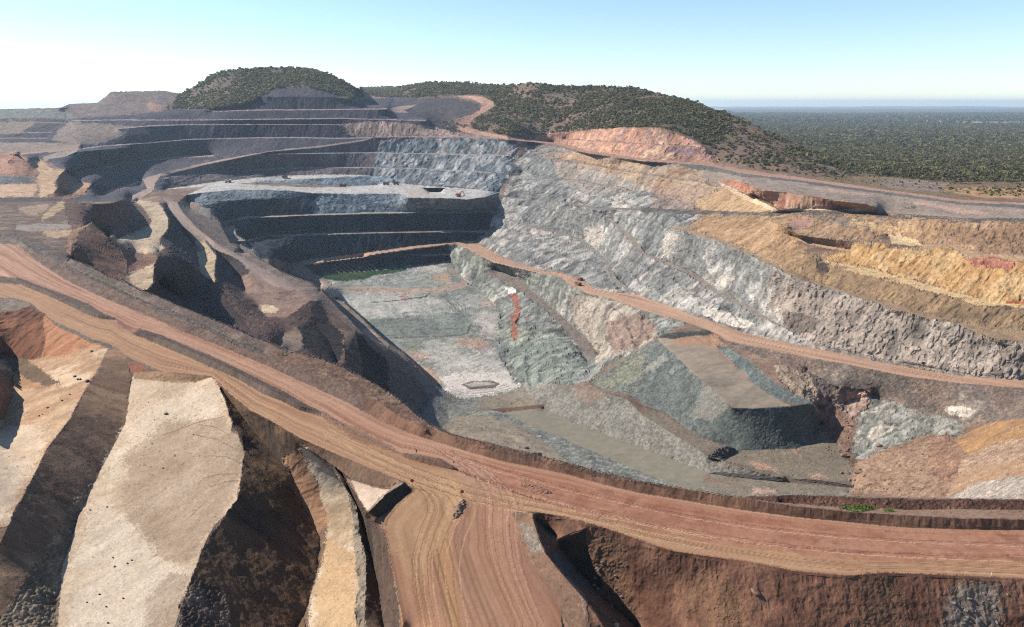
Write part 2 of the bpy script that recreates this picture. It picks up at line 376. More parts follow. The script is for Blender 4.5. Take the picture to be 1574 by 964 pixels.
# ---- terrain vertices: rows and columns get wider apart with distance from the viewer in step with what can be seen
STEP = 1.3
cu_ = np.arange(U0, U1 + 0.01, STEP)
sk_uv = np.vstack([[(U0 - 5, 168)], L['sk'][0], [(1112, 173)], [(1113, 167)], [(U1 + 5, 167)]])
sky_v = np.interp(cu_, sk_uv[:, 0], sk_uv[:, 1])
w_ = []
t_ = 0.0
while t_ < 1.0:
    w_.append(t_)
    t_ += (0.7 if t_ < 0.2 else 1.25) / 919.0
w_.append(1.0)
w_ = np.array(w_)
NR, NC = len(w_), len(cu_)
GU = np.broadcast_to(cu_[None, :], (NR, NC)).copy()
VT = 166.0
GV = VT + (V1 - VT) * w_[:, None] + (sky_v - VT)[None, :] * ((1 - w_) ** 6)[:, None]
def row_of(v, j, G=None):
    G = GV if G is None else G
    return np.interp(v, G[:, j], np.arange(len(G)))
GV_flat = np.broadcast_to(np.arange(98.0, V1 + 0.1, STEP)[:, None], (int((V1 - 98) / STEP) + 1, NC)).copy()

def raster(vo, qo, faces, GV):
    NR = len(GV)
    Q = np.full((NR, NC), np.nan)
    for f in faces:
        a, b, c = vo[f[0]], vo[f[1]], vo[f[2]]
        qa, qb, qc = qo[f[0]], qo[f[1]], qo[f[2]]
        u0, u1 = min(a[0], b[0], c[0]), max(a[0], b[0], c[0])
        v0, v1 = min(a[1], b[1], c[1]), max(a[1], b[1], c[1])
        j0 = max(0, int((u0 - U0) / STEP)); j1 = min(NC, int((u1 - U0) / STEP) + 2)
        if j1 <= j0:
            continue
        sv = sky_v[j0:j1]
        ja, jb = j0 + int(np.argmin(sv)), j0 + int(np.argmax(sv))
        i0 = max(0, int(min(row_of(v0, ja, GV), row_of(v0, jb, GV))) - 2); i1 = min(NR, int(max(row_of(v1, ja, GV), row_of(v1, jb, GV))) + 3)
        if i1 <= i0:
            continue
        v = GV[i0:i1, j0:j1]; u = np.broadcast_to(cu_[None, j0:j1], v.shape)
        den = (b[1] - c[1]) * (a[0] - c[0]) + (c[0] - b[0]) * (a[1] - c[1])
        if abs(den) < 1e-9:
            continue
        l1 = ((b[1] - c[1]) * (u - c[0]) + (c[0] - b[0]) * (v - c[1])) / den
        l2 = ((c[1] - a[1]) * (u - c[0]) + (a[0] - c[0]) * (v - c[1])) / den
        l3 = 1 - l1 - l2
        m = (l1 > -1e-6) & (l2 > -1e-6) & (l3 > -1e-6)
        sub = Q[i0:i1, j0:j1]
        sub[m] = (l1 * qa + l2 * qb + l3 * qc)[m]
    for j in range(NC):                                      # rim cells outside the hull
        cq = Q[:, j]
        k = np.where(~np.isnan(cq))[0]
        if len(k) == 0:
            Q[:, j] = Q[:, j - 1]
        elif len(k) < NR:
            Q[:, j] = np.interp(np.arange(NR), k, cq[k])
    return Q

vo, qo, fo = build_tin()
Q = raster(vo, qo, fo, GV)
QF = raster(vo, qo, fo, GV_flat)
DX, DY, DZ = ray(GU, GV)
DEP = 1.0 / Q
PX, PY, PZ = DX * DEP, DY * DEP, CAM_Z + DZ * DEP

# ---------------------------------------------------------------- smooth sheet between the break lines
NF = len(GV_flat)
def on_lines():
    fix = np.zeros((NF, NC), bool)
    for name, (uv, q, qb) in L.items():
        chains = [uv]
        kn = ~np.isnan(qb)
        if kn.any():
            t = np.gradient(uv, axis=0); t /= np.linalg.norm(t, axis=1)[:, None]
            chains.append((uv + np.stack([t[:, 1], -t[:, 0]], 1) * 1.2)[kn])
        for c in chains:
            c = c.copy()
            for e in (0, -1):
                if c[e][0] <= 0.5: c = np.vstack([[(U0, c[e][1])], c]) if e == 0 else np.vstack([c, [(U0, c[e][1])]])
                elif c[e][0] >= 1573.5: c = np.vstack([[(U1, c[e][1])], c]) if e == 0 else np.vstack([c, [(U1, c[e][1])]])
            for a, b in zip(c[:-1], c[1:]):
                n = max(2, int(math.hypot(*(b - a)) / 0.5))
                f = np.linspace(0, 1, n)
                u = a[0] + (b[0] - a[0]) * f; v = a[1] + (b[1] - a[1]) * f
                j = np.clip(np.rint((u - U0) / STEP).astype(int), 0, NC - 1)
                r = np.clip((v - 98.0) / STEP, 0, NF - 1)
                fix[np.floor(r).astype(int), j] = True
                fix[np.minimum(np.ceil(r).astype(int), NF - 1), j] = True
    fix |= GV_flat < sky_v[None, :] + 1.5
    fix[0] = fix[-1] = True
    fix[:, 0] = fix[:, -1] = True
    return fix

FIX = on_lines()
chk = (np.add.outer(np.arange(NF), np.arange(NC)) % 2).astype(bool)
inner = ~FIX[1:-1, 1:-1]
QS = QF.copy()
for it in range(110):
    for par in (False, True):
        m = inner & (chk[1:-1, 1:-1] == par)
        avg = 0.25 * (QS[:-2, 1:-1] + QS[2:, 1:-1] + QS[1:-1, :-2] + QS[1:-1, 2:])
        QS[1:-1, 1:-1] += np.where(m, 1.72 * (avg - QS[1:-1, 1:-1]), 0)
QS -= QF                                                     # correction, zero on the lines themselves
fr_ = np.clip((GV - 98.0) / STEP, 0, NF - 1.001)
fi_ = fr_.astype(int); ff_ = fr_ - fi_
jj_ = np.broadcast_to(np.arange(NC)[None, :], GV.shape)
Q = Q + QS[fi_, jj_] * (1 - ff_) + QS[fi_ + 1, jj_] * ff_
DEP = 1.0 / Q
PX, PY, PZ = DX * DEP, DY * DEP, CAM_Z + DZ * DEP
SPC = DEP / FPX * 1.25                                      # metres between neighbouring vertices
rs_ = np.sqrt(np.gradient(PX, axis=0) ** 2 + np.gradient(PY, axis=0) ** 2 + np.gradient(PZ, axis=0) ** 2)
SPQ = 2.0 ** (np.round(2 * np.log2(np.clip(0.62 * rs_, SPC, 3.0 * SPC))) / 2)   # grain size, in half-octave steps
for k_ in range(3):                                          # no grain steps smaller than a few metres across
    SPQ[1:-1, 1:-1] = np.median(np.stack([SPQ[1:-1, 1:-1], SPQ[:-2, 1:-1], SPQ[2:, 1:-1], SPQ[1:-1, :-2], SPQ[1:-1, 2:]]), 0)

# ---------------------------------------------------------------- noise
_perm = rng.random(1 << 16).astype(np.float32)
def hash3(i, j, k, s=0):
    h = (i * 73856093) ^ (j * 19349663) ^ (k * 83492791) ^ (s * 2654435)
    h = h ^ (h >> 13)
    return _perm[(h * 1274126177 >> 7) & 0xFFFF]

def vnoise(x, y, z, s=0):
    """Smooth value noise in -1..1."""
    xi, yi, zi = np.floor(x).astype(np.int64), np.floor(y).astype(np.int64), np.floor(z).astype(np.int64)
    fx, fy, fz = x - xi, y - yi, z - zi
    fx, fy, fz = [f * f * f * (f * (f * 6 - 15) + 10) for f in (fx, fy, fz)]
    r = 0
    for a in (0, 1):
        wx = fx if a else 1 - fx
        for b in (0, 1):
            wy = fy if b else 1 - fy
            for c in (0, 1):
                r = r + wx * wy * (fz if c else 1 - fz) * hash3(xi + a, yi + b, zi + c, s)
    return 2 * r - 1

def fbm(x, y, z, wl, spc, octs=6, gain=0.55, s=0, ridged=False):
    """Fractal noise; wl = longest wavelength in metres, octaves finer than the local vertex spacing fade out."""
    r, a, tot = 0, 1.0, 0
    for o in range(octs):
        lim = np.clip(wl / (1.6 * spc) - 1.0, 0, 1)
        n = vnoise(x / wl + 17 * o, y / wl, z / wl, s + o)
        if ridged:
            n = 1 - 2 * np.abs(n)
        r = r + a * n * lim
        tot += a
        a *= gain
        wl *= 0.5
    return r / tot

def worley(x, y, z, s=0):
    """Nearest-cell distance, gap to the second nearest and the cell's random number."""
    xi, yi, zi = np.floor(x).astype(np.int64), np.floor(y).astype(np.int64), np.floor(z).astype(np.int64)
    d1 = np.full(x.shape, 9.0); d2 = np.full(x.shape, 9.0); idv = np.zeros(x.shape)
    for a in (-1, 0, 1):
        for b in (-1, 0, 1):
            for c in (-1, 0, 1):
                i, j, k = xi + a, yi + b, zi + c
                d = (i + hash3(i, j, k, s + 1) - x) ** 2 + (j + hash3(i, j, k, s + 2) - y) ** 2 + (k + hash3(i, j, k, s + 3) - z) ** 2
                near = d < d1
                d2 = np.where(near, d1, np.minimum(d2, d))
                idv = np.where(near, hash3(i, j, k, s + 4), idv)
                d1 = np.where(near, d, d1)
    return np.sqrt(d1), np.sqrt(d2), idv

# ---------------------------------------------------------------- ground zones
def hexlin(h):
    c = np.array([int(h[i:i + 2], 16) for i in (0, 2, 4)]) / 255.0
    return np.where(c <= 0.04045, c / 12.92, ((c + 0.055) / 1.055) ** 2.4)

def mute(c, k=0.14):
    return c * (1 - k) + k * float(c @ [0.3, 0.55, 0.15])

def polygon(spec):
    out = []
    for tok in spec.split():
        if tok[0] == '@':
            nm = tok[1:]
            rev = nm[0] == '-'
            nm = nm.lstrip('-')
            lim = None
            if '[' in nm:
                nm, lim = nm[:-1].split('[')
                lim = [float(x) for x in lim.split(':')]
            p = L[nm][0]
            if lim:
                p = p[(p[:, 0] >= lim[0]) & (p[:, 0] <= lim[1])]
            p = [tuple(x) for x in p]
            out += p[::-1] if rev else p
        else:
            out.append(tuple(float(x) for x in tok.split(',')))
    o2 = []
    for (u, v) in out:                                       # zones that reach the frame edge go on beyond it
        u = U0 - 9 if u <= 0.5 else U1 + 9 if u >= 1573.5 else u
        v = V1 + 9 if v >= 963.5 else v
        o2.append((u, v))
    return np.array(o2)

def inside(poly, u, v):
    r = np.zeros(u.shape, bool)
    a = poly
    b = np.roll(poly, -1, 0)
    for (x0, y0), (x1, y1) in zip(a, b):
        if y0 == y1:
            continue
        c = ((y0 > v) != (y1 > v)) & (u < (x1 - x0) * (v - y0) / (y1 - y0) + x0)
        r ^= c
    return r

WHITE = np.array([1.70, 1.89, 2.06])            # a sunlit level surface of this albedo-scale renders as it looks in the survey photo
ZID = np.zeros((NR, NC), np.int32)
ALB = np.zeros((NR, NC, 3))
DISP = np.zeros((NR, NC))
# low-frequency wander of the zone borders
wob_u = vnoise(PX / 9, PY / 9, PZ / 9, 50); wob_v = vnoise(PX / 9, PY / 9, PZ / 9, 60)
wob2_u = vnoise(PX / (SPQ * 5), PY / (SPQ * 5), PZ / (SPQ * 5), 51); wob2_v = vnoise(PX / (SPQ * 5), PY / (SPQ * 5), PZ / (SPQ * 5), 61)
wht_u = rng.normal(0, 1, (NR, NC)); wht_v = rng.normal(0, 1, (NR, NC))
STRUCT = ['ground']

def tcoords(x, y, z, T, along):
    """Coordinates stretched down the slope (T = compass direction of the contour in degrees)."""
    if T is None:
        return x, y, z
    a = math.radians(T)
    t = x * math.cos(a) + y * math.sin(a)
    d = -x * math.sin(a) + y * math.cos(a)
    return t, d / along, z / along

def zone(name, cols, pat, poly, amp=0.5, wl=20, T=None, jit=2.0, mix=None, blend=1.0, cell=3.0, along=3.0, cont=1.0, keep=False, ledge=0):
    """Paint one zone: base colours, relief pattern and (unless keep) membership of a named ground object."""
    P = polygon(poly)
    pad = 6 + 2 * jit
    dith = 0.5 if jit >= 1.5 else 0.3
    j0 = max(0, int((P[:, 0].min() - pad - U0) / STEP)); j1 = min(NC, int((P[:, 0].max() + pad - U0) / STEP) + 2)
    lo, hi = P[:, 1].min() - pad, P[:, 1].max() + pad
    sv = sky_v[j0:j1]
    ja, jb = j0 + int(np.argmin(sv)), j0 + int(np.argmax(sv))
    i0 = max(0, int(min(row_of(lo, ja), row_of(lo, jb))) - 2); i1 = min(NR, int(max(row_of(hi, ja), row_of(hi, jb))) + 3)
    sl = (slice(i0, i1), slice(j0, j1))
    m = inside(P, GU[sl] + jit * (wob_u[sl] + 0.7 * wob2_u[sl] + dith * wht_u[sl]), GV[sl] + 0.7 * jit * (wob_v[sl] + 0.7 * wob2_v[sl] + dith * wht_v[sl]))
    if not m.any():
        return
    x, y, z, sp, sq = PX[sl][m], PY[sl][m], PZ[sl][m], SPC[sl][m], SPQ[sl][m]
    C = [mute(hexlin(h)) / WHITE for h in cols.split()]
    tx, ty, tz = tcoords(x, y, z, T, along)
    n1 = fbm(tx, ty, tz, wl, sp, 6, 0.62, 3)                  # colour mixing
    n2 = fbm(x, y, z, wl * 2.7, sp, 4, 0.6, 23)
    f = np.clip(0.5 + cont * (0.95 * n1 + 0.55 * n2), 0, 1)[:, None]
    k = len(C)
    if k == 1:
        c = np.repeat(C[0][None], len(x), 0)
    else:
        g = f * (k - 1)
        lo_ = np.minimum(g.astype(int), k - 2)[:, 0]
        fr = g[:, 0] - lo_
        CA = np.array(C)
        c = CA[lo_] * (1 - fr)[:, None] + CA[lo_ + 1] * fr[:, None]
    d = np.zeros(len(x))
    fine = fbm(x, y, z, 6 * sp.mean(), sp, 3, 0.8, 91)
    if pat == 'rock':
        # jointed rock: blocks standing proud of each other, streaked down the face
        cl = np.maximum(cell * 0.55, 2.2 * sq)
        k = 1.4 * n2
        cx, cy, cz = tcoords(x / cl + k, y / cl + k, z / cl, T, along)
        f1, f2, cid = worley(cx, cy, cz, 5)
        st = fbm(tx, ty, tz, cell * 2.5, sp * 0.8, 5, 0.75, 37)
        rd = fbm(tx, ty, tz, cell * 7, sp * 0.8, 7, 0.66, 31, True)
        d = amp * (0.42 * (cid - 0.5) + 1.15 * rd + 0.5 * n2)
        if ledge:                                            # narrow catch ledges across the face
            ph = (z + 4.5 * n2 + 2.0 * n1) / ledge
            ph = ph - np.floor(ph)
            d = d + 0.22 * ledge * (np.clip(ph / 0.85, 0, 1) - np.clip((ph - 0.85) / 0.15, 0, 1) - 0.5)
            c = c * (1 - 0.18 * (ph < 0.12))[:, None]  # foot of each step darker, shade put into the colour
        c = c * np.clip(1.06 + 0.55 * (cid - 0.5) + 0.95 * st + 0.35 * rd, 0.3, 2.1)[:, None] * (1 + 0.25 * fine)[:, None]
    elif pat == 'rubble':
        cl = np.maximum(cell * 0.6, 1.9 * sq)
        g1, g2, gid = worley(x / cl, y / cl, z / cl, 7)
        h1, h2, hid = worley(x / (cell * 2.2), y / (cell * 2.2), z / (cell * 2.2), 8)
        d = amp * (0.8 * (0.6 - g1) * (0.4 + gid) + 0.45 * (0.6 - h1) * (hid > 0.6) + 0.7 * n1)
        c = c * (0.72 + 0.55 * gid)[:, None] * (1 + 0.3 * fine + 0.2 * n1)[:, None]
    elif pat == 'slope':
        # loose face with runnels down the dip
        rd = fbm(tx, ty, tz, wl * 0.45, sp * 0.8, 7, 0.74, 33, True)
        sf = fbm(x, y, z, wl * 0.25, sp * 0.8, 5, 0.85, 34)
        d = amp * (1.0 * rd + 0.5 * n2 + 0.22 * sf)
        c = c * np.clip(1 + 0.45 * fbm(tx, ty, tz, wl * 0.3, sp * 0.8, 6, 0.8, 35) + 0.2 * sf + 0.15 * fine, 0.4, 1.9)[:, None]
    elif pat == 'dirt':
        sf = fbm(x, y, z, 6, sp * 0.8, 5, 0.85, 34)
        d = amp * (0.7 * n1 + 0.5 * n2 + 0.25 * sf)
        c = c * (1 + 0.12 * fine + 0.08 * n1 + 0.25 * sf)[:, None]
    elif pat == 'veg':
        d = amp * (0.6 * n1 + 0.8 * n2)
        c = c * (1 + 0.25 * fine)[:, None]
    d = d - d.mean()
    tgt = ALB[sl]
    tgt[m] = tgt[m] * (1 - blend) + np.clip(c, 0.004, 0.8) * blend
    if not keep:
        if name not in STRUCT:
            STRUCT.append(name)
        ZID[sl][m] = STRUCT.index(name)
    dd = DISP[sl]
    if blend >= 1.0:
        dd[m] = d
    elif pat in ('rock', 'rubble', 'slope'):
        dd[m] += d * blend

def road(name, cols, la, lb, wl_t=1.0, wl_s=60, cont=1.0, jit=0.4, keep=False):
    """A graded road between two edge lines; wheel streaks follow the lane."""
    A, B = L[la][0] if isinstance(la, str) else la, L[lb][0] if isinstance(lb, str) else lb
    P = np.vstack([A, B[::-1]])
    P = polygon(' '.join('%.1f,%.1f' % tuple(p) for p in P))
    j0 = max(0, int((P[:, 0].min() - 3 - U0) / STEP)); j1 = min(NC, int((P[:, 0].max() + 3 - U0) / STEP) + 2)
    u, v = GU[:, j0:j1], GV[:, j0:j1]
    m = inside(P, u + jit * wob2_u[:, j0:j1], v + jit * wob2_v[:, j0:j1])
    def resample(p, n=160):
        s = np.concatenate([[0], np.cumsum(np.hypot(*np.diff(p, axis=0).T))]); s /= s[-1]
        k = np.linspace(0, 1, n)
        return np.stack([np.interp(k, s, p[:, 0]), np.interp(k, s, p[:, 1])], 1)
    a, b = resample(A, 420), resample(B, 420)
    pu, pv = u[m], v[m]
    x, y, z, sp = [g[:, j0:j1][m] for g in (PX, PY, PZ, SPC)]
    da = np.full(pu.shape, 1e18); db = np.full(pu.shape, 1e18)
    for i in range(420):
        da = np.minimum(da, (pu - a[i, 0]) ** 2 + (pv - a[i, 1]) ** 2)
        db = np.minimum(db, (pu - b[i, 0]) ** 2 + (pv - b[i, 1]) ** 2)
    da, db = np.sqrt(da), np.sqrt(db)
    t = da / np.maximum(da + db, 1e-6)
    tw = t * 30.0                                             # metres across
    # distance along from the world positions
    sdir = x * 0.75 - y * 0.66
    st = sum(g * vnoise(tw / (wl_t * k) + 0.6 * np.sin(sdir / 70 + q), sdir / wl_s, np.zeros_like(tw), 70 + q) for q, (g, k) in enumerate(((0.5, 9), (0.42, 3.5), (0.36, 1.5), (0.34, 0.8))))
    n2 = fbm(x, y, z, 30, sp, 4, 0.6, 24)
    f = np.clip(0.5 + cont * (0.85 * st + 0.35 * n2), 0, 1)
    C = np.array([mute(hexlin(h)) / WHITE for h in cols.split()])
    k = len(C)
    g = f * (k - 1)
    lo_ = np.minimum(g.astype(int), k - 2)
    fr = (g - lo_)[:, None]
    c = C[lo_] * (1 - fr) + C[lo_ + 1] * fr
    rut = vnoise(tw / 0.7 + 0.8 * np.sin(sdir / 55), sdir / 120, np.zeros_like(tw), 81)
    c = c * (1 - 0.38 * np.clip((rut - 0.5) * 3.5, 0, 1) + 0.16 * np.clip((-rut - 0.5) * 3.5, 0, 1))[:, None]
    c = c * (1 + 0.08 * fbm(x, y, z, 3, sp, 3, 0.8, 92))[:, None]
    al = ALB[:, j0:j1]; al[m] = np.clip(c, 0.004, 0.8)
    if not keep:
        if name not in STRUCT:
            STRUCT.append(name)
        ZID[:, j0:j1][m] = STRUCT.index(name)
    DISP[:, j0:j1][m] = 0.10 * st

# base
zone('ground', '6f5c50 8a7363 9c8877', 'dirt', '-200,90 1800,90 1800,1100 -200,1100', amp=0.5, wl=25)
# --- wooded hills and the plain
HB = '5f5446 75685a 6b6250'
zone('hill', HB, 'veg', '240,166 262,165 277,140 @sk[277:553] 556,150 540,155 502,142 484,136 453,133 424,136 380,160 345,168 272,168', amp=5, wl=60)
zone('hill', HB, 'veg', '548,128 @sk[553:784] 790,131 762,160 745,149.5 717,146 705,147 615,151 575,148 556,142', amp=5, wl=60)
zone('hill', '77665c 86705f 6b6252', 'veg', '784,120 @sk[784:1112] 1150,190 1200,212 1240,230 1285,250 1310,268 1250,274 1196,267 1140,259 @-cc 812,213 780,210 @-rru[722:762]', amp=6, wl=70)
zone('plain', '62603f 777050 5d5d40', 'veg', '1110,160 1574,160 1574,282 @-fe 1285,250 1240,230 1200,212 1150,190 1112,173', amp=1.0, wl=300)
zone('plain', 'a8a492 bdb6a4', 'dirt', '1340,185.2 1400,184.4 1480,186.6 1574,188.6 1574,191 1480,189.8 1400,187.6', amp=0, jit=.3, keep=True)
zone('plain', '9a978a a8a498', 'dirt', '1140,178.6 1215,179.6 1215,180.8 1140,180', amp=0, jit=.2, keep=True)
zone('plain', '8a7a60 95836a', 'dirt', '1250,252 1290,256 1285,262 1262,258', amp=0, jit=3, keep=True)
zone('plain', '8a8060 7a7454', 'dirt', '1330,236 1352,238 1345,242 1322,240', amp=0, jit=2, keep=True)
zone('ground', '7b6650 8b7a5c 77683f', 'dirt', '@fe 1574,308 @-rru[1240:1573]', amp=1.2, wl=20)
zone('ground', 'b98a62 c79b70 7d7a40', 'dirt', '1450,292 1500,288 1574,292 1574,312 1500,303', amp=1, wl=16, keep=True)
zone('ground', '85786c 9a8b7e', 'dirt', '1355,274 1460,281 1440,296 1370,288 1340,281', amp=1.2, wl=16, keep=True)
# --- far left dumps and upper benches
zone('waste_dump', '756b68 837775 685f5e', 'slope', '95,164 107,158 150,156 172,139 250,137 277,142 262,166 230,174 165,180 115,182', amp=2.5, wl=30)
zone('waste_dump', '6f7f80 7d8a88 8a8c86', 'slope', '0,160 92,164 118,182 0,184', amp=2, wl=30)
zone('waste_dump', 'a08070 ac8e80', 'dirt', '228,158 260,163 240,172 225,168', amp=0, jit=1, keep=True)
BW = '3b3c4c 4a4a59 5d5964'  # back wall tones, darkened and blued with painted-in shade and haze
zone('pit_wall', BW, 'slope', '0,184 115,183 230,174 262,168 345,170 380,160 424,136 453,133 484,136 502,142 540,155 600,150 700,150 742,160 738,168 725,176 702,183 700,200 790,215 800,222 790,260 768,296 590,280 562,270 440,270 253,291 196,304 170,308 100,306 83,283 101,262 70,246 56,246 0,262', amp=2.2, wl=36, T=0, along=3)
zone('pit_wall', '8c8078 96897e 84776e', 'slope', '0,186 60,186 30,205 0,212', amp=1.5, wl=30, keep=True)
zone('pit_wall', '8c7f78 978a82 887a72', 'slope', '110,186 220,196 230,205 180,212 150,222 110,222 80,215 90,200', amp=1.5, wl=30, keep=True)
zone('pit_wall', '4f4a52 5d565c 6b646a', 'rock', '253,270 330,241 412,235 470,228 560,216 600,213 640,212 600,240 590,280 562,272 440,270 260,288', amp=3.0, wl=30, cell=7, T=0, along=2)
zone('pit_wall', '69757e 879399 56636c a3aaad 787a7c', 'rock', '585,215 650,213 720,213 775,216 798,226 790,262 768,296 690,286 600,281 570,268', amp=4.5, wl=22, cell=7, T=-25, along=2.2)
zone('pit_wall', '8f7d74 a08c82 7d6c66', 'rock', '520,193 560,186 640,190 700,203 760,209 780,214 720,213 650,212 540,211', amp=3, wl=30, cell=7, T=0)
zone('pit_wall', '4a474c 5a5558', 'slope', '615,152 700,150 742,160 738,170 725,177 702,185 690,192 660,186 640,172', amp=2, wl=50, T=0)
zone('ground', '8f8074 a09080', 'dirt', '0,221 60,219 124,221 124,231 50,236 0,236', amp=0.2, jit=1.0)
road('haul_road', 'b28a78 bb9786', np.array([(0, 242.), (31, 235.5), (121, 226.5)]), np.array([(0, 245.), (31, 238), (121, 229)]))
zone('ground', '9c9488 aaa093', 'dirt', '68,246 100,241 119,233 122,230 90,234 66,241', amp=0.2, jit=.6)
zone('earth_mound', '9a6f5a b08468 8a5f4e', 'slope', '0,244 25,234 43,243 58,262 52,272 0,272', amp=2, wl=20)
zone('ground', '5e646a 717579 4c5258', 'rubble', '0,271 40,270 54,280 30,283 0,284', amp=2, cell=7)
zone('ground', 'c9a583 d4b695', 'dirt', '0,283 55,283 57,294 50,302 0,305', amp=0.3, wl=20)
zone('ground', 'c2a27c d2b38c b08a66', 'dirt', '54,246 66,248 83,261 101,261 90,272 83,281 88,290 83,297 60,304 62,290 55,278 60,268', amp=1, wl=12)
zone('pit_wall', '8c5f4a a0735a 7a5342', 'slope', '101,262 92,272 84,281 89,290 84,297 60,304 100,307 130,299 141,283 119,279 108,268', amp=2, wl=20)
zone('ground', 'c9a27f bb9070', 'dirt', '108,292 119,280 141,282 130,298 112,300', amp=.4, wl=10)
# --- truck floor and the back wall below it
FL = 'b6bcbd c8cbc9 a6aeb0'  # floor tint cooled, some distance haze put into the colour
zone('pit_bench', FL, 'dirt', '@tb_b @-tb_c 300,288', amp=0.3, wl=25, jit=.5)
zone('pit_bench', FL, 'dirt', '286,300 330,281 396,284 440,287 481,288 532,287 580,284 600,280 615,282 686,288 740,292 768,296 @-kf[600:750] 547,298.5 481,297.5 440,293 363,291.5 313,296.5', amp=0.3, wl=22, jit=.8)
zone('pit_wall', '6b7f8c 7d93a0 5a6c78', 'rock', '396,279 450,277 511,273 562,270 600,270 605,279 580,283.5 532,286 481,284.5 420,282', amp=2, cell=5)  # blue is part mineral, part haze put into the colour
zone('pit_floor', 'bcb2a8 c8beb2', 'dirt', '629,286 645,287 665,300 674,305 632,304 622,297', amp=0, keep=True, jit=5, blend=.78)
zone('rubble_slope', '7d92a0 9aacb6 647885 afbdc4', 'rubble', '@kf[480:780] 762,318 761,326 587,328 481,331 487,301', amp=2.6, wl=14, cell=5)  # bluish rubble: mineral tone with haze mixed into the colour
zone('rubble_slope', '71818c 8a98a2 5d6b76', 'rubble', '286,301 313,297 363,292 440,293 481,298 487,300 440,305 379,307 329,312 304,316', amp=3, wl=14, cell=6)  # same bluing, mineral tone and painted haze together
zone('rubble_slope', '857d7a 756d6a', 'rubble', '745,306 772,300 776,318 760,327 742,320', amp=2, wl=14, cell=5)
DW = '151d2b 2c3a4c 10161f 1e2938'  # dark wall tones with shade and blue haze put into the colour
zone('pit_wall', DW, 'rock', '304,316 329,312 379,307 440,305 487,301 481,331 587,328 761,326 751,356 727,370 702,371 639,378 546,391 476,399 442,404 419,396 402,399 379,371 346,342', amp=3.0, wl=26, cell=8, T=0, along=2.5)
def bench(names, cols, lift=0.5, keep=False):  # pale strips, the benches' sunlit look put into their colour
    for ln in names.split():
        road('pit_bench', cols, L[ln + '_toe'][0] - np.array([0, lift]), L[ln][0] + np.array([0, 0.4]), cont=.6, keep=keep)
bench('ba bb', '9a9994 b0aca4')
bench('k2 k3 k3r', 'a9b0b0 8f999c')
bench('k1 k1r k4 k5 k6w', 'a8989a 968890')
bench('e1 e2', 'd2b49a c0a490')
bench('row1 row2 row3', '978a84 8a7e7a')
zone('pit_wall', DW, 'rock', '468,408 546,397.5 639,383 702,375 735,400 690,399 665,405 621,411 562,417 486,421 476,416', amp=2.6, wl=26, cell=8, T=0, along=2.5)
bench('bd', '8f948f a5a8a2')
# --- right wall
GW = '5a6061 868a89 6f7575 aaaca8 7c7a76'
zone('pit_wall', GW, 'rock', '@W0 1140,290 1110,300 1085,330 1060,352 @W5 1574,531 1574,595 @-ru 727,370 751,352 761,326 775,300 790,260', amp=3.8, wl=26, cell=5.5, T=120, along=2.0, ledge=11)
zone('pit_wall', '9c8f84 a89a8c 7f8280', 'rock', '800,222 @W0[820:1000] 1000,290 900,300 860,280 850,250', amp=3.5, wl=26, cell=7, T=120, along=3.2, blend=.6, keep=True)
zone('pit_wall', 'bd9a72 a8825f c9ae86 97806c', 'slope', '835,238 @W0[860:1100] 1140,270 1160,300 1130,328 1060,318 1020,300 960,275 900,255', amp=3, wl=24, T=125, blend=.75, keep=True, jit=6)
zone('pit_wall', 'a88a76 9a8478 b39a86', 'slope', '1000,285 1060,285 1100,290 1120,326 1070,324 1000,318', amp=3, wl=24, T=125, blend=.6, keep=True)
zone('pit_wall', '837a72 978c82 aba195 6b645e', 'rock', '1190,418 1250,440 1330,463 1420,488 1574,531 1574,592 1476,575 1392,560 1308,543 1230,520 1180,470', amp=4.0, wl=20, cell=4.6, T=120, along=1.8, jit=7, blend=.85, keep=True)
zone('pit_wall', '5d554f 6b625a', 'rock', '1205,482 1230,480 1258,492 1250,512 1225,516 1205,505', amp=2, cell=4, blend=.7, keep=True)
zone('pit_wall', 'c9c6bc d5d1c6 aeb0a8', 'rock', '1075,470 1110,478 1160,495 1150,505 1110,495 1080,484', amp=2, cell=4, blend=.8, keep=True)
for s_ in ('1020,360 1035,352 1045,362 1030,395 1018,398', '1080,345 1092,343 1090,352 1078,354', '900,355 935,352 925,375 905,380', '1100,430 1125,420 1120,440 1105,445', '940,300 980,310 960,330 940,320', '815,350 850,358 840,372 815,366'):
    zone('pit_wall', 'bdbab0 d0ccc0', 'rock', s_, amp=3, cell=5, T=120, jit=5, blend=.6, keep=True)
# benches of the right wall
zone('pit_bench', '7d7a74 8d8982 6f6d68', 'dirt', '@W2[795:1130] @-W2u[869:1130] 830,303.5 795,297.5', amp=0.5, wl=12, jit=.8)
zone('pit_bench', '8a8a85 9a9993', 'dirt', '@W3 980,454 990,452 972,446 @-W3u 786,337', amp=0.5, wl=12, jit=1.0)
zone('pit_bench', '8c857d 9c948a', 'dirt', '@W4 @-W4u', amp=0.4, wl=12, jit=1.2)
zone('pit_wall', '8a8078 7d756f', 'dirt', '@W1[830:1120] 1120,283 1075,277 1019,269 950,259 897,249.5 838,243.5', amp=0.4, wl=12, jit=1, blend=.6, keep=True)
zone('pit_bench', '8a857e 7a7670', 'dirt', '@W1b @-W1b_toe', amp=.4, wl=10, jit=.9, blend=.8, keep=True)
zone('rim_flat', '8f8378 a0948a 998a7c', 'dirt', '@rrl[1090:1574] 1574,338 @-W2u[1120:1574] 1100,326 1150,322 1190,316 1110,287 1075,270', amp=0.8, wl=24)
zone('rim_flat', 'c2a995 b39a88', 'dirt', '1236,287 1290,291 1345,299 1330,301 1270,295', amp=0.2, jit=2, keep=True)
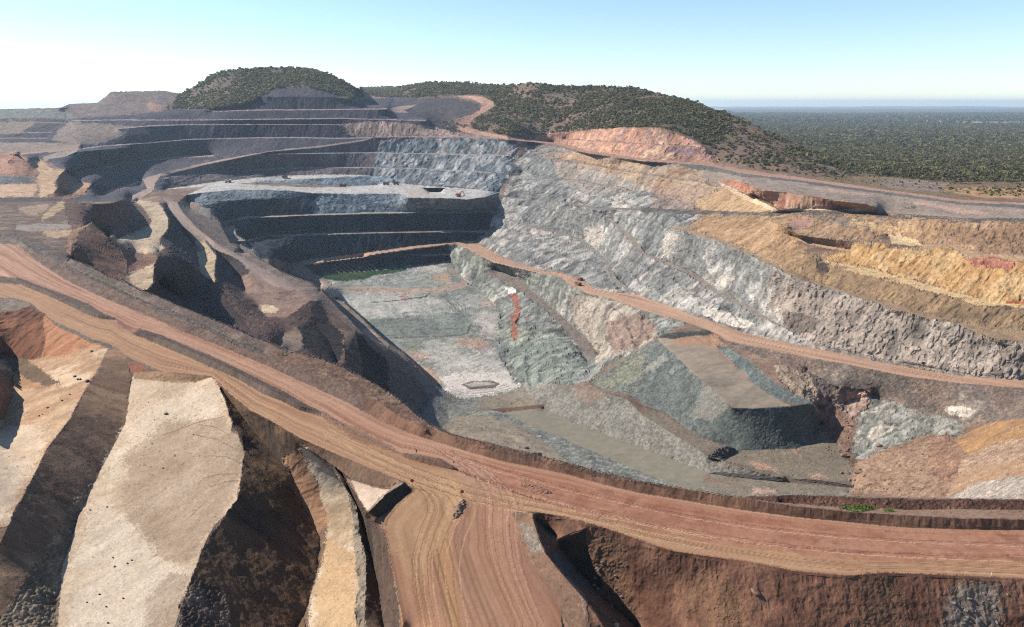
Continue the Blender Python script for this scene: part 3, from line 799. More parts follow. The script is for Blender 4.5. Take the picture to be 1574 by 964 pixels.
zone('rim_flat', 'bfa596 b0958a', 'dirt', '1390,310 1430,311 1460,318 1500,323 1520,329 1480,329 1430,317', amp=0.2, jit=2, keep=True)
zone('rim_flat', '6f726e 5f625f', 'rubble', '@rrl[1040:1574] 1574,328 1476,315 1392,303 1308,292 1224,280 1140,271 1045,255', amp=1, cell=3, jit=1, blend=.9, keep=True)
zone('pit_wall', 'a0705a 8f5a48 c4a488 b38870', 'slope', '@rgc @-rgt 1120,284', amp=2.5, wl=12, T=160, jit=4)
zone('pit_wall', 'c98f70 a85c40', 'slope', '1105,275 1140,281 1160,297 1130,290', amp=2, wl=10, keep=True)
zone('rim_flat', 'dcc29a e4cfa8', 'dirt', '1104,279 1140,297 1176,311 1196,322 1238,322 1297,322 1238,325 1192,327 1150,309 1108,286', amp=0.3, jit=1.4)
YW = 'bb9c70 c8aa80 a88a66'
zone('pit_wall', YW, 'slope', '1085,300 1110,288 1150,309 1192,326 1150,330 1085,327 1070,310', amp=2.5, wl=20, T=130)
zone('rim_flat', '6f6d68 625f5d 7d7772', 'rubble', '985,326 1071,329.5 1159,333.5 1238,331 1308,332.5 1392,337 1476,342 1574,343.5 1574,336 1476,335 1392,329 1308,325 1238,323 1159,326.5 1071,322.5 985,319', amp=1.0, cell=3, jit=1)
zone('pit_wall', 'b3946e c09f78 a38560 c4a880', 'slope', '1075,330 @W2[1085:1260] 1300,372 1224,364 1230,380 1280,408 1262,440 1202,415 1136,382 1060,352', amp=3, wl=26, T=125, jit=6)
zone('pit_wall', 'c9a08c bd9280', 'slope', '1208,348 1222,335 1245,334 1262,342 1235,352', amp=1.5, wl=10, keep=True)
zone('pit_wall', 'bd9c70 ab8a66 b89878 c4a67a', 'slope', '1240,333 @W2[1300:1574] 1574,401 @-W7u 1340,371 1290,365 1250,345', amp=3, wl=18, T=140, jit=6)
zone('pit_wall', 'a58560 8f7358 b0906a', 'slope', '1440,352 1500,350 1574,350 1574,398 1518,389 1470,372', amp=2.5, wl=14, T=110, blend=.8, keep=True, jit=6)
zone('pit_wall', '77756f 85807a', 'slope', '1240,333 1300,333 1360,340 1350,356 1310,352 1290,345', amp=1.5, wl=14, blend=.7, keep=True)
zone('pit_wall', 'd0ae76 d8b880 b08a60', 'slope', '1298,338 1340,341 1400,348 1411,356 1360,356 1320,350', amp=2, wl=10, keep=True, jit=6)
zone('pit_bench', 'e0c898 d2b888', 'dirt', '1366,361 1385,362 1410,370 1420,377 1400,378 1370,374', amp=0.2, jit=1)
zone('pit_bench', 'c4a67e b89a76', 'dirt', '@W7u[1414:1574] @-W7[1420:1574]', amp=0.3, jit=1)
zone('pit_wall', 'cba468 be955a d6b57e ae8850', 'slope', '@W7[1305:1574] @-W6u 1262,396 1290,386', amp=3.2, wl=16, T=130, jit=6)
zone('pit_wall', '9a5f4a b07a62', 'rock', '1490,398 1525,394 1562,405 1550,414 1515,412 1492,408', amp=2.5, cell=4, keep=True)
zone('pit_wall', 'b5703f a5623a', 'rock', '1545,462 1574,458 1574,478 1552,474', amp=2, cell=4, keep=True)
zone('pit_bench', 'e2c692 d6b780', 'dirt', '@W6 @-W6u', amp=0.3, wl=14, jit=1.2)
zone('pit_bench', 'd2b088 c4a27c', 'dirt', '@W6s @-W6t', amp=0.3, wl=14, jit=1.2)
zone('pit_wall', '998060 ac9068 877258', 'slope', '@W6[1262:1574] @-W5u[1200:1574] 1230,415 1250,400', amp=3, wl=18, T=125, jit=6)
zone('pit_wall', '4f443c 5d5048', 'rock', '1255,405 1272,402 1276,414 1262,424 1254,418', amp=2.5, cell=3, keep=True)
zone('pit_bench', '9a8468 ac9474 8d7a62', 'dirt', '@W5 @-W5u', amp=0.4, wl=14, jit=1.2)
zone('cut_slope', 'c29c80 b58a70 a07f74 d0b090', 'rock', '846,206 @cc 1097,252 1045,248 993,244.5 942,238 903,232 877,223 848,218 812,214', amp=3, wl=22, cell=6, T=120, along=2)
zone('cut_slope', '9a8070 8a7264', 'dirt', '@cm @-cmu', amp=0.2, jit=.6, keep=True)
zone('cut_slope', '8f7480 7d6470', 'rock', '1030,226 1066,227 1085,232 1060,238 1030,234', amp=2, cell=5, blend=.7, keep=True)
# roads on the rim
road('haul_road', 'b28d7c c29e8a b8937f', L['rru'][0][9:], L['rrl'][0][2:], cont=.8)
road('haul_road', 'b88f7c c79f8a bf9681', L['rru'][0][:11], np.array([(704, 148.5), (728, 153), (742, 160), (739, 168), (725, 176), (702, 183), (698, 191.5), (702, 201), (717, 204), (743, 208), (780, 215.)]), cont=.8, keep=True)
road('haul_road', 'b09c92 beaa9c', 'rr', 'rr2', cont=.7)
zone('ground', '9a8a80 a8978a', 'dirt', '592,168 612,164 640,161 630,166 620,169 630,173 605,173', amp=.2, jit=.5)
# --- floor of the pit
zone('pit_floor', '8a938e 9ba39d 7b8580 aab0a8', 'dirt', '@fl_r 800,599 @-fl_e 700,610 @-l2 494,446 486,421 562,417 621,411 665,405', amp=0.8, wl=40, cont=1.2)
zone('pit_floor', 'b7bab5 a3aaa6', 'slope', '500,445 600,440 640,455 655,478 560,492 520,470', amp=.3, wl=14, T=20, blend=.55, keep=True)
zone('pit_floor', '6d7b78 7d8a85 5f6d6b', 'rubble', '555,493 700,478 722,482 716,512 640,517 600,520', amp=1.0, cell=4, wl=20, jit=5, blend=.78)
zone('pit_floor', '93a59c 8b9d94', 'dirt', '672,486 690,483 697,490 695,502 680,507 672,500', amp=0.1, jit=5, blend=.78)
zone('pit_floor', 'c3bfb8 b3b2ac d5d0c8', 'dirt', '725,482 768,480 765,520 735,516 742,505 728,495', amp=.3, wl=14, jit=5, blend=.78)
zone('pit_floor', 'c2a08c b5968a', 'dirt', '738,462 765,460 768,472 740,474', amp=.2, jit=3, blend=.7, keep=True)
zone('pit_floor', 'bd9d88 b09080', 'dirt', '700,520 738,518 755,532 756,540 730,538 708,532', amp=.3, jit=5, blend=.78)
zone('pit_floor', '8f8f9e', 'dirt', '732,533 750,530 757,537 745,541', amp=.1, jit=2, blend=.5, keep=True)
zone('pit_floor', '7f8a7e 8f988c', 'dirt', '612,524 650,522 655,538 630,542', amp=.2, jit=5, blend=.78)
zone('pit_floor', 'bfa08c b59484', 'dirt', '622,541 655,541 662,552 640,558 632,552', amp=.2, jit=5, blend=.78)
zone('pit_floor', '7d877b 8a9488', 'dirt', '645,556 672,552 678,562 660,568', amp=.2, jit=5, blend=.78)
zone('pit_floor', '96a098 c5c5bd 7f8d84 d5d3cb', 'dirt', '665,520 705,535 750,545 775,565 770,575 730,570 690,565 675,550', amp=.3, wl=30, jit=5, blend=.78)
zone('pit_floor', 'c9a48c be9882', 'dirt', '642,563 660,568 678,585 672,592 655,578', amp=.2, jit=5, blend=.78)
zone('pit_floor', 'cccac3 dcd9d2 bab9b3', 'dirt', '678,583 700,572 740,570 780,575 797,592 790,600 745,608 715,611 690,603', amp=.3, wl=20, jit=5, blend=.78)
zone('pit_floor', '8a7f78 77706a', 'dirt', '708,592 725,586 755,586 768,590 760,596 725,598', amp=.3, jit=5, blend=.78)
zone('pit_floor', 'a0a59e b5b8b0', 'dirt', '714,592 730,588 752,588 760,591 740,594 722,595', amp=.2, jit=5, blend=.78)
zone('pit_floor', 'c5c8c3 aab0ab d5d6d1 959d98', 'slope', '520,452 640,452 690,470 720,482 690,480 600,488 545,482', amp=.2, wl=10, T=12, along=6, blend=.5, keep=True, jit=8)
zone('pit_floor', 'd2d2cc b5bab5 e0dfda 98a19c', 'slope', '640,540 760,540 785,575 770,585 700,575 660,560', amp=.2, wl=9, T=-35, along=5, blend=.55, keep=True, jit=10)
zone('pit_floor', 'd6d4cd c4c4be a4aaa5', 'slope', '700,452 745,455 765,475 720,478', amp=.2, wl=8, T=-30, along=5, blend=.5, keep=True, jit=8)
for du in (0, 6, 12, 20, 27):
    road('pit_floor', '6f7a76 7d8783', np.array([(655. + du, 449), (672 + du, 458), (690 + du * .9, 470), (702 + du * .5, 482)]), np.array([(656.4 + du, 449), (673.4 + du, 458), (691.4 + du * .9, 470), (703.4 + du * .5, 482)]), keep=True)
for k in range(4):
    road('pit_floor', 'a8a6a2 b2b0ac', np.array([(690. + 3 * k, 604 - 4 * k), (722, 608.5 - 3.4 * k), (757, 605.5 - 3.4 * k), (786 - 3 * k, 596 - 3 * k)]), np.array([(690. + 3 * k, 605.2 - 4 * k), (722, 609.7 - 3.4 * k), (757, 606.7 - 3.4 * k), (786 - 3 * k, 597.2 - 3 * k)]), keep=True)
road('pit_floor', '4c5552 5a6460', np.array([(600., 519), (650, 517.5), (700, 515.5), (718, 512), (722, 500)]), np.array([(600., 520.2), (650, 518.7), (700, 516.7), (720, 513), (724, 500)]), keep=True)
road('pit_floor', '2f3936 3f4a46', np.array([(570, 465.), (620, 460), (655, 455), (662, 448)]), np.array([(570, 466.), (620, 461.2), (656, 456.5), (664, 448)]), keep=True)
road('pit_floor', '55605c 6a746f', np.array([(672, 448.), (690, 465), (712, 485)]), np.array([(673.5, 448.), (692, 465), (714, 485)]), keep=True)
road('pit_floor', 'b5a394 a89788', np.array([(489, 436.), (520, 440), (600, 443), (660, 443), (700, 436), (712, 428), (705, 420), (690, 418)]), np.array([(500, 442.), (540, 447), (610, 450), (670, 451), (712, 443), (728, 430), (716, 418), (690, 413.)]), cont=.7, keep=True)
zone('pit_water', '2a5a3c 3d6440 5d6d46', 'dirt', '487,422 520,419.5 562,417.5 621,412 628,414 600,420 575,423 560,429 525,432 498,428', amp=0, jit=.8)
zone('rubble_slope', '8d9694 9da5a2 79827f', 'rubble', '545,434 570,430 590,424 617,418 632,408 650,414 668,425 640,433 595,437 550,438', amp=1.6, cell=4)
zone('pit_floor', 'c4c3bb b5b6af', 'dirt', '634,412 660,408 690,414 685,420 655,418', amp=.2, jit=5, blend=.78)
zone('pit_floor', 'bd9a80 c7a78c', 'dirt', '660,423 690,420 695,432 680,436', amp=.1, jit=1, blend=.7, keep=True)
zone('pit_floor', 'a0685a', 'dirt', '612,454 622,453 630,455 622,458 613,457', amp=.2, keep=True, jit=5, blend=.78)
zone('pit_floor', 'd2d0ca e2e0da c0c0ba', 'dirt', '678,583 700,572 740,570 780,575 797,592 790,600 745,608 715,611 690,603', amp=.3, wl=14, jit=3, blend=.85, keep=True)
for k in range(3):
    road('pit_floor', 'a3a19c adaba6', np.array([(688. + 3 * k, 602 - 4 * k), (722, 608 - 3.4 * k), (757, 605 - 3.4 * k), (786 - 3 * k, 595.5 - 3 * k)]), np.array([(688. + 3 * k, 603.1 - 4 * k), (722, 609.1 - 3.4 * k), (757, 606.1 - 3.4 * k), (786 - 3 * k, 596.6 - 3 * k)]), keep=True)
zone('pit_floor', '6f625c 7d706a', 'dirt', '708,592 725,586 755,585 769,590 760,597 725,598.5', amp=.3, jit=.8, keep=True)
zone('pit_floor', 'a8aaa4 bcbcb5', 'dirt', '714,591.5 730,587.5 752,587 761,590.5 740,593.5 722,594.5', amp=.2, jit=.8, keep=True)
zone('pit_floor', 'c8a48e be9480', 'dirt', '640,560 658,566 678,584 672,591 655,577', amp=.2, jit=2, blend=.85, keep=True)
# --- lower right wall
GL = '6e7773 8b928d 606965 a8ada6'
zone('pit_wall', GL, 'rock', '690,397 702,375 740,394 @rl[745:1060] 1015,515 967,545 926,566 908,586 880,592 846,589 809,601 786,578 769,544 764,520 769,487 766,476 743,448 715,432 700,412', amp=3.2, wl=22, cell=5, T=120, along=1.8, ledge=10)
zone('pit_wall', '8d867c a0978c b5aca0 7d7670', 'rock', '870,450 905,455 960,468 1000,490 1010,518 960,545 915,560 900,520 880,490', amp=3.5, wl=20, cell=5, T=120, along=2.6, blend=.75, keep=True)
zone('pit_wall', '8f7a6c 7d6a60', 'rock', '935,495 985,480 1010,500 1005,520 950,545 930,520', amp=2.5, wl=16, cell=4, blend=.8, keep=True)
zone('pit_wall', '76857f 8c9991 67756f a3ab9c', 'rock', '775,500 830,500 870,520 905,555 880,590 820,590 790,570 778,530', amp=3.5, wl=20, cell=5, T=120, along=2.4, blend=.8, keep=True)
zone('pit_bench', '7a736e 857c76 6d6965', 'dirt', '@lw_u 912,552 @-lw_l 745,416', amp=0.6, wl=12, jit=2)
zone('pit_wall', '9a5f4c a86d58 85503f', 'slope', '783,450 793,450 799,465 800,480 792,495 796,512 792,524 785,515 786,490 792,475', amp=1.2, wl=8, jit=2)
zone('pit_wall', 'd0d2cc', 'rock', '775,441 790,442 795,449 780,452', amp=1, cell=3, jit=2, keep=True)
zone('pit_wall', '7d6f66 8d7c70 6b6560 948a80', 'rubble', '@rl[1092:1574] @-pile_u[1500:1574] 1490,651 1448,640 1392,626 1342,606 1308,594 1283,594 1240,572 1200,560 1130,535', amp=1.2, wl=16, cell=3)
zone('pit_wall', '747b78 959992 676c69 adada3 857f76', 'rock', '1342,606 @otop 1486,655 1471,672 1430,667 1396,679 1350,695 1322,708 1306,690 1318,650', amp=2.2, wl=14, cell=4, T=110, along=1.5, jit=6)
zone('pit_wall', 'cdc8bc bbb6aa', 'rock', '1450,625 1480,622 1500,632 1490,642 1455,637', amp=1.5, cell=4, keep=True)
zone('pit_wall', '5a514c 6b605a 9c8a80', 'rock', '1240,572 1283,594 1308,594 1338,604 1330,618 1306,650 1280,640 1258,625 1235,610', amp=3, wl=14, cell=5)
zone('pit_wall', '8d8070 a59680', 'rock', '1188,560 1240,572 1262,610 1258,640 1225,610 1195,580', amp=2.5, wl=14, cell=4, blend=.9)
zone('pit_wall', 'a38c80 b59a8c', 'rock', '1300,600 1335,604 1330,622 1306,632', amp=1.5, cell=6, blend=.9, keep=True)
zone('rubble_slope', '7d6658 8f7564 6a564c', 'rubble', '1258,628 1285,625 1306,640 1316,660 1308,690 1306,706 1285,690 1264,660', amp=1.8, cell=3)
# ramp through the pit
road('ramp_road', 'b28f78 c4a388 b8967f', 'ru', 'rl', cont=.8)
road('ramp_road', 'a89080 b59f8e', 'hp_o', 'hp_i', cont=.7)
# --- stockpile and the near floor
zone('pit_floor', '7f7a6e 8d877a 868274', 'dirt', '740,612 777,604 802,598 835,626 @gr_u 1312,756 1300,768 1100,762 @-gr_l 745,640 690,640 700,612', amp=0.4, wl=20, jit=1)
zone('rubble_slope', '757a76 868b86 676c69', 'rubble', '622,556 645,570 680,601 700,612 740,613 730,640 700,650 680,660 640,636 621,618 600,604 607,575', amp=1.0, wl=16, cell=2.5)
zone('rubble_slope', '6b615c 7a6f68 5f5753', 'rubble', '605,545 630,560 660,610 650,640 625,620 600,604 600,570', amp=1.0, wl=16, cell=2.5)
zone('pit_floor', '8d8676 999282 827c6e', 'dirt', '700,640 760,640 791,655 846,688 877,712 860,712 800,692 740,676 690,665 680,655', amp=0.4, wl=16, jit=1.5)
zone('pit_floor', 'c4b79e', 'dirt', '770,668 785,667 810,680 800,682 785,675', amp=.1, jit=4, blend=.5, keep=True)
zone('rubble_slope', '7f8782 929993 6c736f', 'rubble', '720,634 750,630 778,634 @gr_l[778:1040] 1038,748 980,741 916,724 877,712 846,688 800,656 760,641', amp=1.2, wl=14, cell=2.6)
zone('haul_road', '858574 8d8c7e 7f8076', 'dirt', '@gr_u[835:1100] 1089,726 1070,757 @-gr_l 780,634', amp=0.15, wl=40, jit=.8, cont=.7)
zone('pit_floor', '8d8676', 'dirt', '737,611 777,606 802,608 832,624 760,629', amp=0.2, jit=1)
zone('rubble_slope', '7d7f7a 8d8f8a 6d6f6b', 'rubble', '797,597 @rdg 1200,735 1159,737 @-gr_u[835:1100] 820,612', amp=1.4, wl=14, cell=2.6)
zone('rubble_slope', '9a8678 8d7a6e', 'dirt', '880,595 925,600 935,612 905,622 885,610', amp=.5, jit=3, blend=.6, keep=True)
zone('pit_floor', '85806f 918c7c 797568', 'dirt', '988,624 1027,638 1053,659 1082,677 1123,685 1140,693 1224,691 1262,660 1290,690 1310,716 1310,745 1205,736 1159,726 1089,703 1032,667 988,640', amp=0.3, wl=20, jit=5, blend=.78)
zone('pit_floor', 'c99c84 d0aa92', 'dirt', '1146,708 1175,712 1200,724 1195,727 1165,720', amp=.1, keep=True, jit=5, blend=.78)
zone('pit_floor', 'd0b29a c4a088', 'dirt', '1240,727 1270,728 1275,735 1245,733', amp=.1, keep=True, jit=5, blend=.78)
zone('pit_floor', 'c99880', 'dirt', '1210,691 1225,690 1236,699 1220,698', amp=.1, keep=True, jit=5, blend=.78)
zone('pit_floor', 'c7a796 d0b4a4', 'dirt', '1160,748 1195,750 1190,760 1155,760', amp=.1, keep=True, jit=5, blend=.78)
zone('earth_bank', '6d5548 7a6152', 'dirt', '750,629.5 790,626 835,621.5 836,627 800,631 776,634', amp=.2, jit=.6)
ST = '606b6a 717c7b 545f5e 7e8987'
zone('stockpile', ST, 'rubble', '@dl @dc 1263,650 @-dt', amp=0.9, wl=16, cell=2.3)
zone('stockpile', '8a8c75 989a83 7c7f69', 'rubble', '937,566 967,547 985,541 1000,560 968,600 926,598 908,588', amp=0.8, wl=12, cell=2.2, keep=True, jit=12, blend=.6)
zone('stockpile', '9aa09a a8aca6', 'slope', '1020,545 1030,552 995,572 985,575', amp=0.4, wl=6, T=60, blend=.5, keep=True, jit=3)
zone('stockpile', '96968e a3a29a', 'slope', '1082,590 1104,605 1124,627 1090,650 1060,640', amp=0.5, wl=7, T=60, blend=.55, keep=True, jit=4)
zone('stockpile', '5a6867 6a7877 4e5b5b', 'rubble', '@dc[1120:1260] 1263,650 1249,680 1224,691 1140,693 1105,682 1100,650', amp=1.1, wl=12, cell=2.3, keep=True)
zone('ramp_road', '9a9080 a59a88 8d887c', 'slope', '1010,521 1032,513 1100,530 @dr 1216,624 1159,628 @-dc[1010:1130]', amp=0.15, wl=16, T=-60, jit=.8)
zone('ramp_road', 'b58f70 bf9a7a', 'slope', '1030,522 1060,517 1105,515 1112,532 1100,532 1085,530 1040,530', amp=0.1, wl=10, T=-10, keep=True)
zone('ramp_road', 'b08c72 a88a74', 'slope', '1085,530 1100,532 1136,567 1168,598 1185,612 1150,585', amp=0.1, wl=10, T=-60, keep=True, blend=.6, jit=3)
zone('rubble_slope', '6a7876 7b8987', 'rubble', '1100,531 1116,532 1151,552 1182,583 1224,608 1250,620 1244,622 1204,619 1168,598 1136,567 1110,544', amp=0.8, cell=2.3)
zone('rubble_slope', '474c4c 555b5a', 'rubble', '1012,519 1018,514 1040,510 1090,508 1098,513 1060,517 1035,521', amp=.6, cell=2, jit=.6)
zone('rubble_slope', '957c68 a38870 836b58', 'rubble', '1306,757 1315,713 1350,695 1396,679 1430,667 1435,690 1425,704 1442,743 1446,766', amp=1.3, wl=12, cell=3.4)
zone('rubble_slope', '8d6e5a a08068 7a5f50', 'rubble', '1430,667 1471,673 1500,690 1480,730 1446,766 1442,743 1425,704', amp=1.5, wl=10, cell=2.6)
zone('rubble_slope', 'a8855f b38c58 9a7a5c', 'slope', '1465,673 @pile_u[1470:1574] 1574,650 1530,680 1490,700', amp=.8, wl=10, T=60)
zone('rubble_slope', 'a08872 b0967c', 'rubble', '1574,648 1530,680 1480,705 1470,735 1500,720 1574,690', amp=.8, wl=10, cell=2)
zone('rubble_slope', 'a98a6c b39678', 'slope', '1470,738 1500,718 1574,686 1574,712 1500,742 1450,766', amp=.5, wl=10, T=60)
zone('rubble_slope', 'a39c92 b0a89e', 'rubble', '1574,710 1500,742 1455,767 1574,770', amp=.6, wl=10, cell=1.8)
# --- left wall benches
zone('ground', '857062 6d5b50 988472', 'dirt', '0,308 100,306 190,307 175,330 112,358 108,398 0,360', amp=1.2, wl=14, cell=2.5)
zone('ground', '4d4a4c 5a5658', 'dirt', '0,305 60,303 110,306 190,306 180,310 100,310 0,312', amp=.5, wl=12, jit=1)
zone('ground', 'c0aa84 b09870', 'dirt', '90,311 110,309 98,320 80,332 63,340 66,330', amp=.6, jit=1.5)
zone('ground', 'c2aa8a b59b7c', 'dirt', '70,355 110,352 125,342 112,362 85,368 66,360', amp=.6, jit=2)
zone('ground', 'a39a90 958b80', 'dirt', '25,345 110,343 112,350 60,356 24,355', amp=.3, jit=1.5)
zone('ground', 'b09a84 a08870', 'dirt', '30,318 70,313 80,318 50,332 35,328', amp=.5, jit=3)
zone('pit_wall', '5f4a40 74594c 4f3f3a', 'slope', '98,307 @mc[113:189] 198,308 206,311 221,320 233,337 230,347 213,355 180,366 150,350 141,341 112,357 100,330', amp=2, wl=24, T=75)
zone('pit_wall', '63483c 7a5a48 503e38', 'slope', '112,358 141,342 166,365 184,380 194,400 196,421 189,433 166,425 141,411 108,398', amp=1.8, wl=20, T=80)
zone('pit_wall', 'ad8a6c 96765c', 'slope', '108,355 141,342 120,362 108,394 100,385', amp=1, wl=12, jit=2)
zone('pit_bench', 'b5a48c c9b99c a3927c', 'slope', '180,365 213,355 230,347 233,337 221,320 206,311 215,308 245,311 252,323 260,336 259,350 246,367 244,376 255,381 243,388 221,391 197,384', amp=0.6, wl=14, T=0, jit=1.5)
zone('pit_wall', '7d5a48 8f6a55 6a4d40', 'slope', '180,376 197,384 221,391 243,388 240,405 220,413 198,422 194,400', amp=1, wl=14, T=20)
zone('pit_bench', 'bfa98a cdb898 a8906f', 'slope', '194,420 220,412 238,405 236,420 235,436 225,449 205,440', amp=0.5, wl=10, T=0, jit=1.5)
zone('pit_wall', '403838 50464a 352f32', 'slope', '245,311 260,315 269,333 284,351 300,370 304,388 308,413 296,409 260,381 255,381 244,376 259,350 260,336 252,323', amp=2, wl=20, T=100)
zone('pit_wall', '3d3232 4f3f3c 5f4a44', 'slope', '260,381 296,409 309,421 331,433 345,440 360,470 380,500 389,518 356,503 315,486 281,473 241,455 225,448 236,436 238,406 243,388', amp=2.2, wl=20, T=60)  # dark brown paints in shade where the slope still catches sun
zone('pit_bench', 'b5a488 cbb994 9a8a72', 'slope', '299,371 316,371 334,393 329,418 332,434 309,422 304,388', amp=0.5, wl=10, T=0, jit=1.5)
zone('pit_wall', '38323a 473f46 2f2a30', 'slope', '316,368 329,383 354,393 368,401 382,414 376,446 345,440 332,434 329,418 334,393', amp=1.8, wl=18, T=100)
zone('pit_wall', '5a4640 6d564c 4a3a36', 'rubble', '332,434 376,446 398,474 410,487 440,487 455,478 475,463 488,463 500,477 485,500 455,504 434,514 428,530 413,526 389,518 380,500', amp=1.6, wl=12, cell=3)
zone('haul_road', '94847a a0908a 8a7a70', 'dirt', '@lr @-ll 255,311', amp=0.3, wl=16, jit=.8)
road('haul_road', 'a39288 b3a094', np.array([(262, 312.), (285, 332), (310, 356), (345, 384), (385, 407), (425, 428), (452, 445)]), np.array([(258, 316.), (270, 333), (290, 354), (325, 380), (365, 398), (405, 430), (440, 452)]), cont=.8, keep=True)
zone('pit_wall', '857870 7a6d66 93857a', 'slope', '280,304 293,318 306,326 340,344 354,372 367,380 401,399 440,417 478,430 494,445 525,479 558,513 607,543 640,580 625,575 590,550 545,510 500,468 455,446 440,431 387,403 346,380 303,350 280,325', amp=.8, wl=14, T=-50, jit=1)
zone('pit_bench', '8d8a84 9c9890', 'dirt', '@ba2 402,400 @-ba3', amp=.3, jit=.8)
zone('pit_bench', '8d8a84 9c9890', 'dirt', '305,318 321,320 324,330 339,344 306,328', amp=.3, jit=.8)
zone('ground', '8d7468 9c8274 7d675c', 'dirt', '368,431 376,420 400,432 420,440 450,447 480,462 470,466 455,478 440,487 412,486 398,474 376,446', amp=.5, wl=16)
zone('ground', 'd2c2a0', 'dirt', '400,470 412,468 428,474 424,481 405,480', amp=.2, jit=1.5, keep=True)
zone('pit_bench', '857a70 958a7e 776e66', 'slope', '494,446 514,460 529,465 558,490 579,511 599,528 621,543 641,563 660,586 650,590 632,570 607,545 558,515 525,481', amp=.6, wl=12, T=-50, jit=1)
zone('pit_bench', 'b8a48e c4b096', 'dirt', '552,505 566,505 600,530 592,540 575,525', amp=.3, jit=2)
zone('ground', '8d7c70 9a887a', 'dirt', '428,530 434,514 464,513 466,535 450,541 436,536', amp=.2, jit=.8)
zone('pit_wall', '2a2426 342c2e 1f1b1d', 'slope', '455,503 483,498 478,470 476,463 488,463 500,477 509,495 528,515 531,550 516,560 500,555 483,547 466,536 464,513', amp=1.8, wl=14, T=90)  # near-black palette paints the hollow's shade into its rock colour
zone('pit_wall', '2a2426 342c2e 1f1b1d', 'slope', '545,511 553,517 573,535 594,553 599,567 598,589 600,604 583,594 558,580 553,543', amp=1.8, wl=14, T=90)  # second hollow, its shade likewise put into the dark colour
zone('pit_wall', '6d5648 5a483f 806654', 'rubble', '466,536 483,547 516,560 545,520 552,545 558,580 524,563 483,549 441,541', amp=1, wl=10, cell=2.4)
# --- banks and lanes of the near haul road
zone('earth_bank', '6d5a50 7a665a 5f5048', 'rubble', '0,356 @b1 691,668 @-m_top[0:690]', amp=.35, wl=9, cell=1.6, jit=.6)
zone('earth_bank', '746660 635751 7f7068', 'rubble', '25,360 @trough 413,526 @-oc[100:413] 100,392 60,370', amp=.5, wl=8, cell=1.6, jit=.8)
zone('earth_bank', '6b625a 7d746a 5c5650', 'rubble', '0,352 25,360 55,380 100,404 166,434 249,473 315,498 389,532 406,540 431,554 398,544 323,510 250,480 183,448 133,426 58,390 0,358', amp=.8, wl=7, cell=1.5, jit=1)
zone('earth_bank', '7a6152 8a6c5a 6b5548 9a8068', 'rubble', '406,540 441,540 @oc[480:670] 676,662 691,668 @-b1[400:640]', amp=.7, wl=8, cell=1.6, jit=1)
zone('earth_bank', '7f5f4c 8f6c56 6f5344', 'slope', '560,608 @b1[580:640] @b1b @b1c[1150:1574] 1574,816 @-m_top[560:1570]', amp=.35, wl=6, T=-20, jit=.5)
zone('earth_bank', '80634f 5d4a40 946f58', 'rubble', '691,666 @b1b[740:1032] 1032,753 903,729 800,704 700,680', amp=.6, wl=6, cell=1.2, jit=1.5, blend=.9, keep=True)
zone('earth_bank', '6d4f40 5d4438 7d5c4a', 'rubble', '@b2 @-b2f 1155,768', amp=.7, wl=6, cell=1.2, jit=.6)
zone('ground', '8f7562 9a806c', 'dirt', '1160,768 @b2f 1574,799 @-b1c[1200:1574]', amp=.2, wl=8, jit=.8)
MR = 'a8775c b68a6e c49c82 ab7e64'
road('haul_road', MR, 'm_top', np.vstack([L['md1u'][0], [(190, 497)], L['md2u'][0], [(530, 655), (575, 678), (615, 696)], L['is3u'][0][1:], [(740, 735), (820, 765), (933, 790), (1030, 812), (1140, 833), (1305, 848), (1574, 856)]]), cont=.8)
road('haul_road', 'b68c66 c39d76 ac8260 bc9670', np.vstack([L['md1l'][0], [(190, 505)], L['md2l'][0], [(530, 661), (575, 682)], L['is3l'][0], [(740, 740), (820, 767), (933, 792), (1030, 814), (1140, 835), (1305, 850), (1574, 857)]]), np.vstack([L['m_bot'][0], [(700, 772), (760, 782)], L['mr_bot'][0]]), cont=.8)
road('haul_road', 'b4865a be9264 b88a6a a5785a', 'br_l', 'br_r', cont=.9, wl_s=40)
zone('haul_road', 'bd9a70 c7a578 b08c62', 'slope', '622,741 700,735 720,760 690,830 640,900 600,850 590,810 610,776 636,752', amp=.05, wl=8, T=15, along=8, blend=.6, keep=True, jit=6)
zone('haul_road', 'a37a66 b08672', 'slope', '690,830 720,760 740,740 790,790 800,830 840,900 877,964 720,964 700,900', amp=.05, wl=8, T=20, along=8, blend=.5, keep=True, jit=6)
zone('haul_road', '9a6248 aa7458 b48266 8e5841', 'slope', '690,690 760,716 880,740 1045,778 1223,803 1305,812 1574,822 1574,868 1305,862 1140,843 1030,825 930,800 840,776 760,750', amp=.05, wl=6, T=-14, along=1, blend=.7, keep=True, jit=5)
zone('haul_road', 'a8826a b89078', 'slope', '690,700 720,700 760,730 740,760 700,740', amp=.05, wl=6, T=140, along=8, blend=.5, keep=True, jit=6)
def arcs(cols, pts, offs, wid=1.6):
    for (du, dv) in offs:
        p = np.array(pts, float) + np.array([du, dv])
        n_ = np.gradient(p, axis=0); n_ /= np.linalg.norm(n_, axis=1)[:, None]
        kk = np.linspace(0, len(p) - 1, 40)
        sm = lambda a: np.stack([np.interp(kk, np.arange(len(p)), a[:, c]) for c in (0, 1)], 1)
        ps, ns = sm(p), sm(n_)
        for _ in range(6):
            ps[1:-1] = (ps[:-2] + 2 * ps[1:-1] + ps[2:]) / 4
        sd = np.stack([-ns[:, 1], ns[:, 0]], 1) * wid / 2
        road('haul_road', cols, ps + sd, ps - sd, keep=True, jit=.8)
A1 = [(622, 738), (652, 758), (660, 782), (645, 815), (633, 855), (636, 905), (648, 964)]
arcs('9c744e a87e56', A1, [(0, 0), (10, 2), (23, 5), (40, 6), (62, 4)], 1.3)
